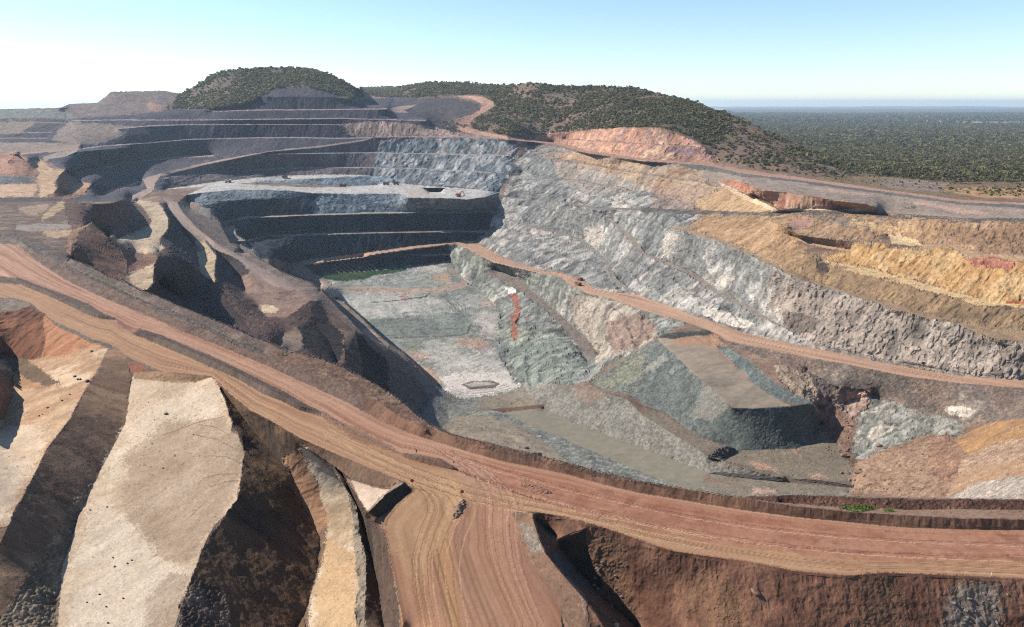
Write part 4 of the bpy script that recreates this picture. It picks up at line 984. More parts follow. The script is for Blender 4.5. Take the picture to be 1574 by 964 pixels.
arcs('c8a074 d0a87e', A1, [(5, 1), (16, 3), (30, 6), (50, 6), (72, 4)], 1.6)
A2 = [(668, 690), (712, 716), (738, 742), (748, 768), (744, 805), (752, 860), (775, 920), (795, 964)]
arcs('986a52 a2745c', A2, [(0, 0), (12, 3), (27, 4), (38, 10), (52, 16)], 1.3)
arcs('c29680 caa088', A2, [(6, 1), (19, 4), (33, 7), (46, 13)], 1.6)
A3 = [(500, 664), (560, 694), (622, 722), (690, 748), (770, 768), (860, 786), (960, 806), (1090, 832)]
arcs('9c7854 a5825e', A3, [(0, 0), (-8, 8), (4, -8), (0, 12)], 1.0)
arcs('caa880 d0ae88', A3, [(-2, 4), (-10, 11), (6, -4)], 1.2)
A4 = [(700, 700), (790, 728), (880, 752), (980, 776), (1090, 798), (1220, 817), (1380, 830), (1574, 836)]
arcs('8a5a46 94644e', A4, [(0, 0), (0, 22)], 1.0)
arcs('caa088 d4aa90', A4, [(-2, 4), (0, 27)], 1.1)
MB = '675950 75665b 5a4e47'
zone('earth_bank', MB, 'slope', '@md1u @-md1l', amp=.3, wl=5, T=-30, jit=.6)
zone('earth_bank', MB, 'slope', '@md2u @-md2l', amp=.3, wl=5, T=-30, jit=.6)
zone('haul_road', '8f6252 9c7060', 'dirt', '178,488 200,503 216,506 203,512 180,497', amp=.2, jit=1.5)
zone('haul_road', '96745a 8a6a54', 'dirt', '496,633 540,655 580,676 615,696 590,692 545,678 500,645', amp=.2, jit=3, blend=.8, keep=True)
zone('earth_bank', '7d6252 8a6d5a', 'slope', '@is3u @-is3l', amp=.3, wl=5, T=-30, jit=.8)
# --- terraces in the left foreground
zone('terrace', 'c2a27c d2b590 b8916a e0c8a4', 'dirt', '0,541 @t1_b[10:170] 170,537 @t1_c[0:170] 0,840 0,662 @-blk_t', amp=.5, wl=14)
zone('terrace', 'dccbb0 e6d6bc d0b898', 'dirt', '0,668 40,650 80,660 60,692 40,740 10,805 0,815', amp=.4, wl=12, jit=8, blend=.8, keep=True)
zone('terrace', 'b87f56 c98f64 a87048', 'slope', '66,481 86,497 116,509 141,522 160,532 120,537 105,547 63,550 66,520', amp=.8, wl=10, T=-20, jit=3)
zone('terrace', '7d4f34 945f40 6b4530 a86f48', 'slope', '@oc5 68,482 70,520 63,551 30,554 0,546', amp=1.0, wl=10, T=0, jit=2)
zone('terrace', '7f7468 8a7f72', 'rubble', '0,449 25,460 46,466 66,481 60,480 46,470 22,479 0,482', amp=.3, cell=1.2, jit=.6)
zone('terrace', '7f7468 6d645a', 'rubble', '66,481 86,496 116,508 141,521 166,528 181,536 191,546 224,561 244,570 225,566 200,558 165,533 140,527 116,514 86,502', amp=.5, cell=1.2, jit=.8)
zone('terrace', 'b88c5c 8f6a4a', 'dirt', '100,545 30,553 5,560 40,580 90,590 60,600 20,590 20,570', amp=.6, jit=3, blend=.6, keep=True)
zone('terrace', '6d5a44 7d6850', 'slope', '5,548 40,550 62,568 95,588 70,592 40,583 18,570', amp=.5, wl=8, jit=3)
zone('terrace', '8d5f40 a06f4c', 'slope', '-90,470 0,556 18,570 20,600 17,620 8,645 0,662 -80,700', amp=.6, wl=9, T=90)
zone('terrace', '92755c 7a6250 a98a6c 655244', 'slope', '166,536 181,536 191,546 203,579 197,617 192,653 166,702 145,741 118,800 95,880 80,964 0,964 0,836 @-t1_c[11:170]', amp=.45, wl=14, T=78, along=3.5)
zone('terrace', '8f8068 7a6e5c 9c8c74 5d554c', 'rubble', '145,741 118,800 95,880 80,964 0,964 20,930 60,860 110,770', amp=1.0, wl=8, cell=1.5, jit=5)
zone('terrace', 'd6c0a0 dfcbac c7ac8a', 'dirt', '203,579 240,583 300,585 324,580 @pl_r @-t1_toe', amp=.45, wl=16, jit=1.2)
zone('terrace', 'ecdcc0 f4e6cc e0ccaa', 'dirt', '210,640 300,590 335,600 350,640 300,660 250,650 225,680 190,720 170,760 160,730', amp=.2, wl=14, jit=10, keep=True, blend=.85)
zone('terrace', 'b59e84 c0aa90 a99278', 'dirt', '200,690 260,650 350,640 375,690 360,760 320,820 290,870 250,860 235,830 200,815 190,760', amp=.25, wl=14, jit=7, keep=True, blend=.9)
zone('terrace', 'f0e2c8 f6ebd4 e4d2b4', 'dirt', '150,760 195,800 230,830 250,865 290,880 280,920 240,950 160,964 90,964 110,880 130,800', amp=.2, wl=14, jit=8, keep=True, blend=.85)
zone('terrace', 'a08a72 b39a80', 'dirt', '260,880 290,890 275,930 255,964 210,964 225,920', amp=.2, jit=5, blend=.6, keep=True)
zone('terrace', 'c9b294 dcc8aa b09878 e4d4ba', 'slope', '205,590 330,590 352,640 375,695 360,768 309,849 267,964 90,964 120,820 170,715 195,650', amp=.22, wl=9, T=-25, along=5, blend=.25, keep=True, jit=4)
for p_, q_ in (((305, 652), (352, 668)), ((300, 668), (362, 690)), ((318, 700), (372, 712)), ((310, 735), (366, 728)), ((322, 748), (366, 738)), ((250, 668), (345, 640)), ((285, 800), (318, 770))):
    m_ = ((p_[0] + q_[0]) / 2 + 3, (p_[1] + q_[1]) / 2 - 4)
    road('terrace', '94826a a08c74', np.array([p_, m_, q_], float), np.array([p_, m_, q_], float) + np.array([0.2, 1.3]), keep=True)
zone('terrace', 'a58464 b08e6c', 'slope', '205,572 244,571 300,577 326,579 300,588 240,586 205,582', amp=.4, wl=6, jit=1)
zone('terrace', '94583f a0664c', 'slope', '196,553 215,560 226,567 212,573 202,572', amp=.3, wl=5, jit=1)
zone('terrace', '6d5846 7f6448 54463c 8a6c4c 4d433c', 'slope', '331,584 338,592 353,606 386,632 420,649 461,674 494,689 475,690 450,690 458,720 471,786 492,826 487,879 480,907 469,940 455,964 267,964 280,929 296,885 309,849 343,794 364,768 375,696 358,648 345,612', amp=.85, wl=14, T=70, along=3)
zone('terrace', '6d5a3c 80693f 574838', 'slope', '395,730 430,745 450,790 430,815 400,780', amp=.4, wl=9, T=70, along=4, jit=14, blend=.7, keep=True)
zone('terrace', '7a6a5c 5c5048 93806f', 'rubble', '267,964 275,930 300,890 345,910 380,964', amp=1, wl=7, cell=1.1, jit=4)
zone('terrace', 'a07a5c b08a68 8f6c52', 'slope', '440,700 470,690 500,720 520,760 510,800 490,826 471,786 450,740', amp=.7, wl=7, T=80, jit=5)
zone('terrace', 'd6c4a8 e0d0b6 c4ae8e b09a7e', 'dirt', '462,682 490,704 510,722 529,745 549,775 553,817 564,856 563,903 560,964 455,964 480,907 500,850 505,800 490,750 470,710', amp=.6, wl=8, jit=3)
zone('terrace', 'c9a878 d2b284', 'dirt', '505,830 555,850 550,900 545,964 475,964 490,900', amp=.4, wl=8, jit=5, keep=True, blend=.8)
zone('terrace', '9a9282 8a8274', 'rock', '535,755 549,775 553,817 564,856 563,903 559,964 548,940 552,900 545,850 542,800', amp=.9, cell=2.2, jit=2, keep=True)
zone('terrace', '5a4b42 6d5a4e 483d37', 'slope', '510,722 536,744 552,768 563,790 578,798 590,817 597,845 604,879 613,926 620,964 560,964 563,903 564,856 553,817 549,775 529,745', amp=.7, wl=8, T=80)
zone('terrace', 'c6b09c d0bca8', 'dirt', '540,738 575,749 600,753 585,768 565,788 553,768', amp=.2, jit=1.2)
zone('earth_bank', '7d6350 89705c', 'slope', '472,686 494,688 536,706 580,724 622,741 605,750 575,748 540,737 503,709', amp=.3, wl=6, T=-30, jit=.8)
zone('earth_bank', '9a8a78 8d7c6c', 'slope', '622,741 593,758 567,787 563,786 582,766 607,746', amp=.2, wl=4, jit=.5)
zone('earth_bank', '3f3530 4a3f39', 'slope', '622,742 635,752 611,773 595,787 577,799 567,788 593,760', amp=.4, wl=4, T=40, jit=.5)  # side of the bank away from the sun, shade put into its colour
# --- cutting in the right foreground
zone('cutting', '7a5644 8a634e 6b4a3b 976f58', 'slope', '816,788 @mr_bot[868:1574] 1574,964 980,964 930,964 900,915 850,860 835,845', amp=.8, wl=14, T=0, along=1.6)
zone('cutting', '5d4a3c 80654f 4f4036', 'rubble', '905,815 960,830 965,870 955,900 985,960 960,964 930,930 905,890 890,850', amp=.8, cell=.9, wl=8, jit=9, blend=.8)
zone('cutting', '6d553f 85684c 503f33', 'rubble', '1060,890 1110,880 1135,920 1140,964 1090,964', amp=.7, cell=.8, wl=8, jit=16, blend=.5)
zone('cutting', '63503f 846a50 4d3e33', 'rubble', '1325,895 1380,890 1400,964 1320,964', amp=.7, cell=.8, wl=8, jit=16, blend=.5)
zone('cutting', '7d766e 8f8880 69625c', 'slope', '1465,905 1535,900 1556,964 1475,964 1450,935', amp=.7, cell=.9, wl=8, jit=12, blend=.7)
zone('cutting', '4a3b33 584840 3f332d', 'slope', '856,832 880,822 900,815 905,850 930,900 915,905 885,870 860,845', amp=.7, wl=6, T=60, jit=1.5)  # hollow beside the spur, its shade painted in as a darker colour
zone('cutting', '8d6a54 7f5d49', 'slope', '836,800 868,797 900,814 875,822 858,829 848,815', amp=.3, wl=6, jit=1.5)
zone('cutting', '4d4640 6d655c', 'rubble', '818,795 832,803 858,822 850,830 835,818 822,803', amp=.7, cell=.9, jit=1)
zone('cutting', 'a08068 94735c', 'slope', '793,799 816,790 828,820 840,850 864,880 892,911 932,964 877,964 862,935 838,898 814,860 799,828', amp=.35, wl=6, T=60, jit=1)
zone('cutting', 'a39a8a 8f8678', 'rubble', '800,802 816,805 828,830 838,848 818,850 806,828', amp=.4, cell=.8, jit=2)
zone('cutting', '4f5352 5f6260', 'slope', '855,845 885,870 925,915 915,915 870,885 852,858', amp=.5, wl=5, jit=2)

# ---------------------------------------------------------------- relief and the ground meshes
def normals(x, y, z):
    P = np.stack([x, y, z], -1)
    du = np.gradient(P, axis=1); dv = np.gradient(P, axis=0)
    n = np.cross(dv, du)
    return n / np.maximum(np.linalg.norm(n, axis=-1, keepdims=True), 1e-9)

def blur(a, k):
    for ax in (0, 1):
        c = np.cumsum(np.concatenate([np.repeat(np.take(a, [0], ax), k + 1, ax), a, np.repeat(np.take(a, [-1], ax), k, ax)], ax), ax, dtype=float)
        n = a.shape[ax]
        a = (np.take(c, np.arange(2 * k + 1, 2 * k + 1 + n), ax) - np.take(c, np.arange(0, n), ax)) / (2 * k + 1)
    return a

# dust, grit and scattered stones over everything
grit = vnoise(PX / (SPQ * 1.7), PY / (SPQ * 1.7), PZ / (SPQ * 1.7), 140)
soft = np.isin(ZID, [STRUCT.index(n) for n in ('haul_road', 'ramp_road', 'pit_water', 'plain') if n in STRUCT])
calm = np.isin(ZID, [STRUCT.index(n) for n in ('terrace', 'cutting', 'earth_bank') if n in STRUCT])
ALB *= (1 + np.where(soft, 0.07, np.where(calm, 0.10, 0.20)) * grit + np.where(soft, 0.03, np.where(calm, 0.05, 0.09)) * rng.normal(0, 1, (NR, NC)))[..., None]
st_ = vnoise(PX / (SPQ * 1.35), PY / (SPQ * 1.35), PZ / (SPQ * 1.35), 150)
patch = vnoise(PX / 25, PY / 25, PZ / 25, 160)
stones = (st_ > np.where(calm, 0.74, 0.62) - 0.12 * patch) & ~soft
ALB[stones] *= np.where(rng.random(stones.sum()) < 0.72, 0.55, 1.35)[:, None]
DISP += np.where(stones, 0.10 * SPC, 0)
np.clip(ALB, 0.004, 0.78, out=ALB)

N = normals(PX, PY, PZ)
N *= np.sign(-(N[..., 0] * PX + N[..., 1] * PY + N[..., 2] * (PZ - CAM_Z)))[..., None]
N = np.stack([blur(N[..., k], 3) for k in range(3)], -1)
N /= np.maximum(np.linalg.norm(N, axis=-1, keepdims=True), 1e-9)
for k_ in range(2):                                          # no single-vertex spikes where two kinds of ground meet
    DISP[1:-1, 1:-1] = np.median(np.stack([DISP[1:-1, 1:-1], DISP[:-2, 1:-1], DISP[2:, 1:-1], DISP[1:-1, :-2], DISP[1:-1, 2:]]), 0)
# graded road edges stay even: relief fades out next to them
near = np.zeros(GV_flat.shape)
for nm in ('ru', 'rl', 'rru', 'rrl', 'rr', 'rr2', 'm_top', 'm_bot', 'mr_bot', 'br_l', 'br_r'):
    c_ = L[nm][0]
    for a_, b_ in zip(c_[:-1], c_[1:]):
        f_ = np.linspace(0, 1, max(2, int(math.hypot(*(b_ - a_)))))
        near[np.clip(((a_[1] + (b_[1] - a_[1]) * f_ - 98) / STEP).astype(int), 0, NF - 1), np.clip(((a_[0] + (b_[0] - a_[0]) * f_ - U0) / STEP).astype(int), 0, NC - 1)] = 1
near = np.clip(blur(near, 3) * 5, 0, 1)
DISP *= 1 - 0.8 * near[fi_, jj_]
# keep the relief off the thin sheets behind crests
lim = np.minimum(1.0, DEP / 60.0)
BX, BY, BZ = PX + N[..., 0] * DISP * lim, PY + N[..., 1] * DISP * lim, PZ + N[..., 2] * DISP * lim

def ground_at(u, v):
    """Surface point that the survey photo shows at (u, v)."""
    j = min(max(int(round((u - U0) / STEP)), 0), NC - 1)
    i = min(max(int(round(row_of(v, j))), 0), NR - 1)
    return Vector((BX[i, j], BY[i, j], BZ[i, j]))

def new_mat(name):
    m = bpy.data.materials.new(name)
    m.use_nodes = True
    return m, m.node_tree.nodes, m.node_tree.links, m.node_tree.nodes['Principled BSDF']

def earth_material(name, rough, scale, bump, vary):
    """Earth and rock: geology colour from the mesh, broken up by two noises, fine grain as bump."""
    m, n, l, b = new_mat(name)
    at_ = n.new('ShaderNodeAttribute'); at_.attribute_name = 'geology'
    geo = n.new('ShaderNodeNewGeometry')
    t1 = n.new('ShaderNodeTexNoise'); t1.inputs['Scale'].default_value = scale; t1.inputs['Detail'].default_value = 6; t1.inputs['Roughness'].default_value = 0.7
    l.new(geo.outputs['Position'], t1.inputs['Vector'])
    mr = n.new('ShaderNodeMapRange'); mr.inputs[1].default_value = 0.3; mr.inputs[2].default_value = 0.7
    mr.inputs[3].default_value = 1 - vary; mr.inputs[4].default_value = 1 + vary
    l.new(t1.outputs[0], mr.inputs[0])
    mx = n.new('ShaderNodeVectorMath'); mx.operation = 'SCALE'
    l.new(at_.outputs['Color'], mx.inputs[0]); l.new(mr.outputs[0], mx.inputs['Scale'])
    l.new(mx.outputs[0], b.inputs['Base Color'])
    bp = n.new('ShaderNodeBump'); bp.inputs['Strength'].default_value = bump; bp.inputs['Distance'].default_value = 0.6
    l.new(t1.outputs[0], bp.inputs['Height']); l.new(bp.outputs[0], b.inputs['Normal'])
    b.inputs['Roughness'].default_value = rough
    b.inputs['Specular IOR Level'].default_value = 0.15
    return m

EARTH = earth_material('earth', 0.95, 1.3, 0.22, 0.16)
ROAD = earth_material('graded_earth', 0.9, 1.6, 0.15, 0.06)
WATER, n_, l_, b_ = new_mat('pit_water')
a_ = n_.new('ShaderNodeAttribute'); a_.attribute_name = 'geology'
l_.new(a_.outputs['Color'], b_.inputs['Base Color'])
b_.inputs['Roughness'].default_value = 0.12
t_ = n_.new('ShaderNodeTexNoise'); t_.inputs['Scale'].default_value = 0.4
p_ = n_.new('ShaderNodeBump'); p_.inputs['Strength'].default_value = 0.05
l_.new(t_.outputs[0], p_.inputs['Height']); l_.new(p_.outputs[0], b_.inputs['Normal'])

THINGS = {}
MATS = {'haul_road': ROAD, 'ramp_road': ROAD, 'pit_water': WATER}
VALL = np.stack([BX, BY, BZ], -1).reshape(-1, 3).astype(np.float32)
CALL = ALB.reshape(-1, 3)
ii = np.arange(NR * NC).reshape(NR, NC)
FALL = np.stack([ii[1:, :-1], ii[1:, 1:], ii[:-1, 1:], ii[:-1, :-1]], -1).reshape(-1, 4)
FZ = ZID[:-1, :-1].reshape(-1)
def link_mesh(name, V, F, mat, smooth=True, C=None, parent=None):
    me = bpy.data.meshes.new(name)
    k = F.shape[1]
    me.vertices.add(len(V)); me.vertices.foreach_set('co', np.ascontiguousarray(V, dtype=np.float32).ravel())
    me.loops.add(F.size); me.loops.foreach_set('vertex_index', F.astype(np.int32).ravel())
    me.polygons.add(len(F))
    me.polygons.foreach_set('loop_start', np.arange(0, F.size, k, dtype=np.int32)); me.polygons.foreach_set('loop_total', np.full(len(F), k, dtype=np.int32))
    me.polygons.foreach_set('use_smooth', np.full(len(F), smooth))
    me.update(calc_edges=True)
    if C is not None:
        ca = me.color_attributes.new('geology', 'FLOAT_COLOR', 'POINT')
        ca.data.foreach_set('color', np.concatenate([C, np.ones((len(C), 1))], 1).astype(np.float32).ravel())
    me.materials.append(mat)
    o = bpy.data.objects.new(name, me)
    col.objects.link(o)
    o.parent = parent
    return o

for k, nm in enumerate(STRUCT):
    f = FALL[FZ == k]
    if not len(f):
        continue
    used, inv = np.unique(f, return_inverse=True)
    o = link_mesh(nm, VALL[used], inv.reshape(f.shape), MATS.get(nm, EARTH), nm in MATS, CALL[used])
    if nm == 'stockpile':
        o['label'] = 'large grey green rubble stockpile with a tan road along its flat top'; o['category'] = 'stockpile'
    else:
        o['kind'] = 'structure'

# ---------------------------------------------------------------- the air between here and the horizon
def haze_box():
    bm = bmesh.new()
    bmesh.ops.create_cube(bm, size=1)
    x0, x1, y0, y1, z0, z1 = -34000, 34000, -400, 38500, -262, 262
    for v in bm.verts:
        v.co = Vector((x1 if v.co.x > 0 else x0, y1 if v.co.y > 0 else y0, z1 if v.co.z > 0 else z0))
    me = bpy.data.meshes.new('haze'); bm.to_mesh(me); bm.free()
    o = bpy.data.objects.new('haze', me); col.objects.link(o)
    o['kind'] = 'stuff'
    m = bpy.data.materials.new('haze'); m.use_nodes = True
    n = m.node_tree.nodes
    n.remove(n['Principled BSDF'])
    v = n.new('ShaderNodeVolumePrincipled')
    v.inputs['Color'].default_value = (0.66, 0.84, 1.0, 1)
    v.inputs['Density'].default_value = 4.1e-5
    v.inputs['Anisotropy'].default_value = 0.3
    m.node_tree.links.new(v.outputs[0], n['Material Output'].inputs['Volume'])
    m.cycles.homogeneous_volume = True if hasattr(m.cycles, 'homogeneous_volume') else True
    me.materials.append(m)
haze_box()

# ---------------------------------------------------------------- land seen only as outline
def back_slopes():
    """Far sides of the hills and dumps, so that they are solid when seen from elsewhere."""
    k = np.where(cu_ < 1111)[0]
    top = np.stack([BX[0, k], BY[0, k], BZ[0, k]], -1)
    b1 = top * np.array([1.06, 1.06, 1]) + np.array([0, 60, -14.0])
    b2 = top * np.array([1.3, 1.3, 1]); b2[:, 2] = -55
    V = np.concatenate([top, b1, b2]); n = len(k)
    F = []
    for r in (0, 1):
        a = np.arange(n - 1) + r * n
        F.append(np.stack([a, a + 1, a + 1 + n, a + n], -1))
    C = np.repeat(np.array([[0.06, 0.055, 0.04]]), len(V), 0)
    o = link_mesh('hill', V, np.concatenate(F), EARTH, True, C)
    o['kind'] = 'structure'

def distant_hills():
    us = np.linspace(1040, 1724, 120)
    V, F = [], []
    for i, u in enumerate(us):
        h = 164.6 - 1.3 * math.exp(-((u - 1440) / 110) ** 2) - 0.7 * math.exp(-((u - 1290) / 50) ** 2) - 0.9 * math.exp(-((u - 1150) / 60) ** 2) + 0.35 * math.sin(u * 0.045) + 0.2 * math.sin(u * 0.13 + 1)
        p = at(u, h, y=33000); q = at(u, 168, y=29000); r = Vector((p.x * 1.1, 37000, -60))
        V += [q, p, r]
        if i:
            a = 3 * i
            F += [(a - 3, a, a + 1, a - 2), (a - 2, a + 1, a + 2, a - 1)]
    V = np.array([list(v) for v in V])
    o = link_mesh('hill', V, np.array(F), EARTH, True, np.repeat(np.array([[0.16, 0.17, 0.16]]), len(V), 0))
    o['kind'] = 'structure'

back_slopes()
distant_hills()

# ---------------------------------------------------------------- trees
def leaf_material():
    m, n, l, b = new_mat('gum_leaves')
    a = n.new('ShaderNodeAttribute'); a.attribute_name = 'geology'
    g = n.new('ShaderNodeNewGeometry')
    t = n.new('ShaderNodeTexNoise'); t.inputs['Scale'].default_value = 0.35; t.inputs['Detail'].default_value = 3
    l.new(g.outputs['Position'], t.inputs['Vector'])
    r = n.new('ShaderNodeMapRange'); r.inputs[1].default_value = 0.3; r.inputs[2].default_value = 0.7; r.inputs[3].default_value = 0.65; r.inputs[4].default_value = 1.45
    l.new(t.outputs[0], r.inputs[0])
    s = n.new('ShaderNodeVectorMath'); s.operation = 'SCALE'
    l.new(a.outputs['Color'], s.inputs[0]); l.new(r.outputs[0], s.inputs['Scale'])
    l.new(s.outputs[0], b.inputs['Base Color'])
    b.inputs['Roughness'].default_value = 0.8
    b.inputs['Specular IOR Level'].default_value = 0.2
    tr = n.new('ShaderNodeBsdfTranslucent'); l.new(s.outputs[0], tr.inputs['Color'])
    mx = n.new('ShaderNodeMixShader'); mx.inputs[0].default_value = 0.42
    l.new(b.outputs[0], mx.inputs[1]); l.new(tr.outputs[0], mx.inputs[2]); l.new(mx.outputs[0], n['Material Output'].inputs['Surface'])
    return m
LEAF = leaf_material()
BARK, n_, l_, b_ = new_mat('bark')
t_ = n_.new('ShaderNodeTexNoise'); t_.inputs['Scale'].default_value = 3
c_ = n_.new('ShaderNodeValToRGB'); c_.color_ramp.elements[0].color = (.10, .075, .055, 1); c_.color_ramp.elements[1].color = (.24, .20, .16, 1)
l_.new(t_.outputs[0], c_.inputs[0]); l_.new(c_.outputs[0], b_.inputs['Base Color']); b_.inputs['Roughness'].default_value = 0.9

def leaf_quads(r, n, size, flat=0.72, skew=0.0):
    """n leaf clumps spread through an uneven crown of radius 1 (unit height above the ground)."""
    V, F = [], []
    flat *= r.uniform(0.75, 1.15)
    nl = int(r.integers(2, 6))
    lobes = [(r.normal(0, 0.42), r.normal(0, 0.42), 0.95 + r.uniform(-0.25, 0.35), r.uniform(0.42, 0.7)) for _ in range(nl)]
    for i in range(n):
        lx, ly, lz, lr = lobes[int(r.integers(nl))]
        d = r.normal(0, 1, 3); d /= np.linalg.norm(d)
        d[2] = abs(d[2]) * 0.9 - 0.25
        p = np.array([lx, ly, lz * flat]) + d * lr * (0.65 + 0.4 * r.random()) * np.array([1, 1, flat])
        nn = d + r.normal(0, 0.45, 3); nn /= np.linalg.norm(nn)
        a = np.cross(nn, [0.3, 0.2, 1.0]); a /= np.linalg.norm(a); b = np.cross(nn, a)
        s = size * r.uniform(0.6, 1.3)
        k = len(V)
        V += [p + a * s + b * s * .6, p - a * s * .8 + b * s, p - a * s - b * s * .7, p + a * s * .7 - b * s]
        F.append((k, k + 1, k + 2, k + 3))
    return np.array(V), np.array(F)

HOLES = [polygon(p) for p in ('1340,185.2 1400,184.4 1480,186.6 1574,188.6 1574,191 1480,189.8 1400,187.6', '1140,178.6 1215,179.6 1215,180.8 1140,180', '1490,176.6 1574,177.4 1574,178.4 1490,177.6',
                              '1330,236 1352,238 1345,242 1322,240', '1250,252 1290,256 1285,262 1262,258', '1440,222 1500,223.5 1480,226 1438,224.5', '1270,205 1330,206 1320,208 1268,207')]
def scatter(poly, dens, ymin=0, ymax=1e9, nmax=60000, clump=None):
    """Points on the ground inside a photo polygon, so many per square metre."""
    P = polygon(poly)
    m = inside(P, GU[:-1, :-1], GV[:-1, :-1])
    e1 = np.stack([BX[1:, :-1] - BX[:-1, :-1], BY[1:, :-1] - BY[:-1, :-1]], -1)
    e2 = np.stack([BX[:-1, 1:] - BX[:-1, :-1], BY[:-1, 1:] - BY[:-1, :-1]], -1)
    A = np.abs(e1[..., 0] * e2[..., 1] - e1[..., 1] * e2[..., 0]) * m
    for h in HOLES:
        A[inside(h, GU[:-1, :-1] + 6 * wob_u[:-1, :-1], GV[:-1, :-1] + 0.5 * wob_v[:-1, :-1])] = 0
    A[(BY[:-1, :-1] < ymin) | (BY[:-1, :-1] > ymax)] = 0
    A = np.minimum(A, 4e5)
    if clump:
        nz = vnoise(BX[:-1, :-1] / clump, BY[:-1, :-1] / clump, 0 * A, 200) + 0.5 * vnoise(BX[:-1, :-1] / clump * 3, BY[:-1, :-1] / clump * 3, 0 * A, 201)
        A = A * np.clip(0.75 + 0.8 * nz, 0.08, 1.4)
    tot = A.sum()
    n = int(min(nmax, tot * dens))
    k = rng.choice(A.size, n, p=(A / tot).ravel())
    i, j = np.unravel_index(k, A.shape)
    fu, fv = rng.random(n), rng.random(n)
    q = lambda G: G[i, j] + (G[i + 1, j] - G[i, j]) * fv + (G[i, j + 1] - G[i, j]) * fu
    return np.stack([q(BX), q(BY), q(BZ)], -1)

def woodland(name, pts, rad, nq, size, cols, spread=0.45):
    """A far-off wood as one object: every crown is its own cluster of leaf clumps."""
    vs, fs, cs = [], [], []
    base = [leaf_quads(np.random.default_rng(300 + k), nq, size) for k in range(12)]
    which = rng.integers(0, 12, len(pts))
    r = rad * np.exp(rng.normal(0, spread, len(pts))).clip(0.4, 2.2)
    C = np.array(cols)
    tint = C[rng.integers(0, len(C), len(pts))] * rng.uniform(0.7, 1.35, (len(pts), 1))
    off = 0
    for k in range(12):
        s = which == k
        V, F = base[k]
        a = rng.uniform(0, 6.28, s.sum())
        ca, sa = np.cos(a)[:, None], np.sin(a)[:, None]
        X = V[None, :, 0] * ca - V[None, :, 1] * sa
        Y = V[None, :, 0] * sa + V[None, :, 1] * ca
        Z = np.broadcast_to(V[None, :, 2], X.shape)
        W = np.stack([X, Y, Z], -1) * r[s][:, None, None] + pts[s][:, None, :]
        n = len(V)
        vs.append(W.reshape(-1, 3))
        fs.append((F[None] + (np.arange(s.sum()) * n)[:, None, None]).reshape(-1, 4) + off)
        cs.append(np.repeat(tint[s], n, 0))
        off += s.sum() * n
    o = link_mesh(name, np.concatenate(vs), np.concatenate(fs), LEAF, False, np.concatenate(cs))
    o['kind'] = 'stuff'
    return o

OLIVE = [(.118, .108, .044), (.140, .126, .052), (.100, .096, .046), (.158, .140, .058), (.124, .100, .052)]
H1 = '250,168 262,165 277,140 @sk[277:553] 556,150 540,155 502,142 484,136 453,133 424,136 380,160 345,168 272,168'
H2 = '548,128 @sk[553:784] 790,131 762,158 745,148 717,144.5 705,146 615,150 575,148 556,142'
H3 = '784,120 @sk[784:1112] 1130,182 1110,215 1085,225 1069,215 1040,203 1014,196 986,195 955,194 905,198 877,202 846,204 812,212 790,210 738,201 724,196 724,189 733,181 752,171 764,163 762,157'
H3E = '1085,160 @ss[1090:1290] 1310,266 1250,270 1196,265 1140,256 1107,250 1095,232 1075,215'
woodland('woodland', scatter(H1, .050, nmax=24000, clump=60), 2.3, 13, .46, OLIVE)
woodland('woodland', scatter(H2, .032, nmax=18000, clump=60), 2.7, 11, .48, OLIVE)
woodland('woodland', scatter(H3, .062, nmax=42000, clump=45), 2.2, 13, .46, OLIVE)
woodland('woodland', scatter(H3E, .014, nmax=6000, clump=60), 2.2, 16, .42, OLIVE)
PL = '1114,170 1574,170 1574,281 @-fe 1300,262 1240,228 1200,210 1150,188'
woodland('woodland', scatter(PL, .022, 1000, 2600, 40000, clump=150), 3.0, 12, .48, OLIVE)
woodland('woodland', scatter(PL, .008, 2600, 6500, 40000, clump=420), 5.2, 9, .52, OLIVE)
woodland('woodland', scatter(PL, .0016, 6500, 14000, 20000, clump=1100), 10, 8, .5, OLIVE)
SCR = '1196,270 1250,272 1314,268 1372,273 1448,280 1574,283 1574,300 1500,298 1450,292 1380,288 1300,280'
woodland('scrub', scatter(SCR, .006, nmax=2500, clump=40), 1.1, 10, .5, OLIVE)
woodland('scrub', scatter('1450,290 1574,288 1574,306 1500,300', .02, nmax=1500, clump=25), 1.0, 10, .5, [(.09, .10, .03), (.12, .12, .04)])
woodland('scrub', scatter('690,185 718,192 702,200 718,205 690,201 672,195 655,188', .01, nmax=300), 1.6, 10, .5, [(.08, .09, .04)])

def gum_tree_parts(k):
    r = np.random.default_rng(700 + k)
    V, F = leaf_quads(r, 46, .27)
    V = V * np.array([1, 1, 1.0]) + np.array([0, 0, .55])
    C = np.repeat(np.array([OLIVE[k % 5]]), len(V), 0) * np.repeat(r.uniform(.7, 1.4, (len(F), 1)), 4, 0)
    crown = link_mesh('crown', V, F, LEAF, False, C)
    bm = bmesh.new()
    def limb(a, b, ra, rb):
        a, b = Vector(a), Vector(b)
        q = (b - a).to_track_quat('Z', 'Y').to_matrix().to_4x4()
        bmesh.ops.create_cone(bm, cap_ends=True, segments=6, radius1=ra, radius2=rb, depth=(b - a).length, matrix=Matrix.Translation((a + b) / 2) @ q)
    fx, fy = r.uniform(-.1, .1, 2)
    limb((0, 0, -.15), (fx, fy, .62), .075, .05)
    for q in range(3):
        t = r.uniform(0, 6.28)
        limb((fx, fy, .58), (fx + .42 * math.cos(t), fy + .42 * math.sin(t), 1.05), .045, .015)
    me = bpy.data.meshes.new('trunk'); bm.to_mesh(me); bm.free(); me.materials.append(BARK)
    tr = bpy.data.objects.new('trunk', me); col.objects.link(tr)
    return crown, tr

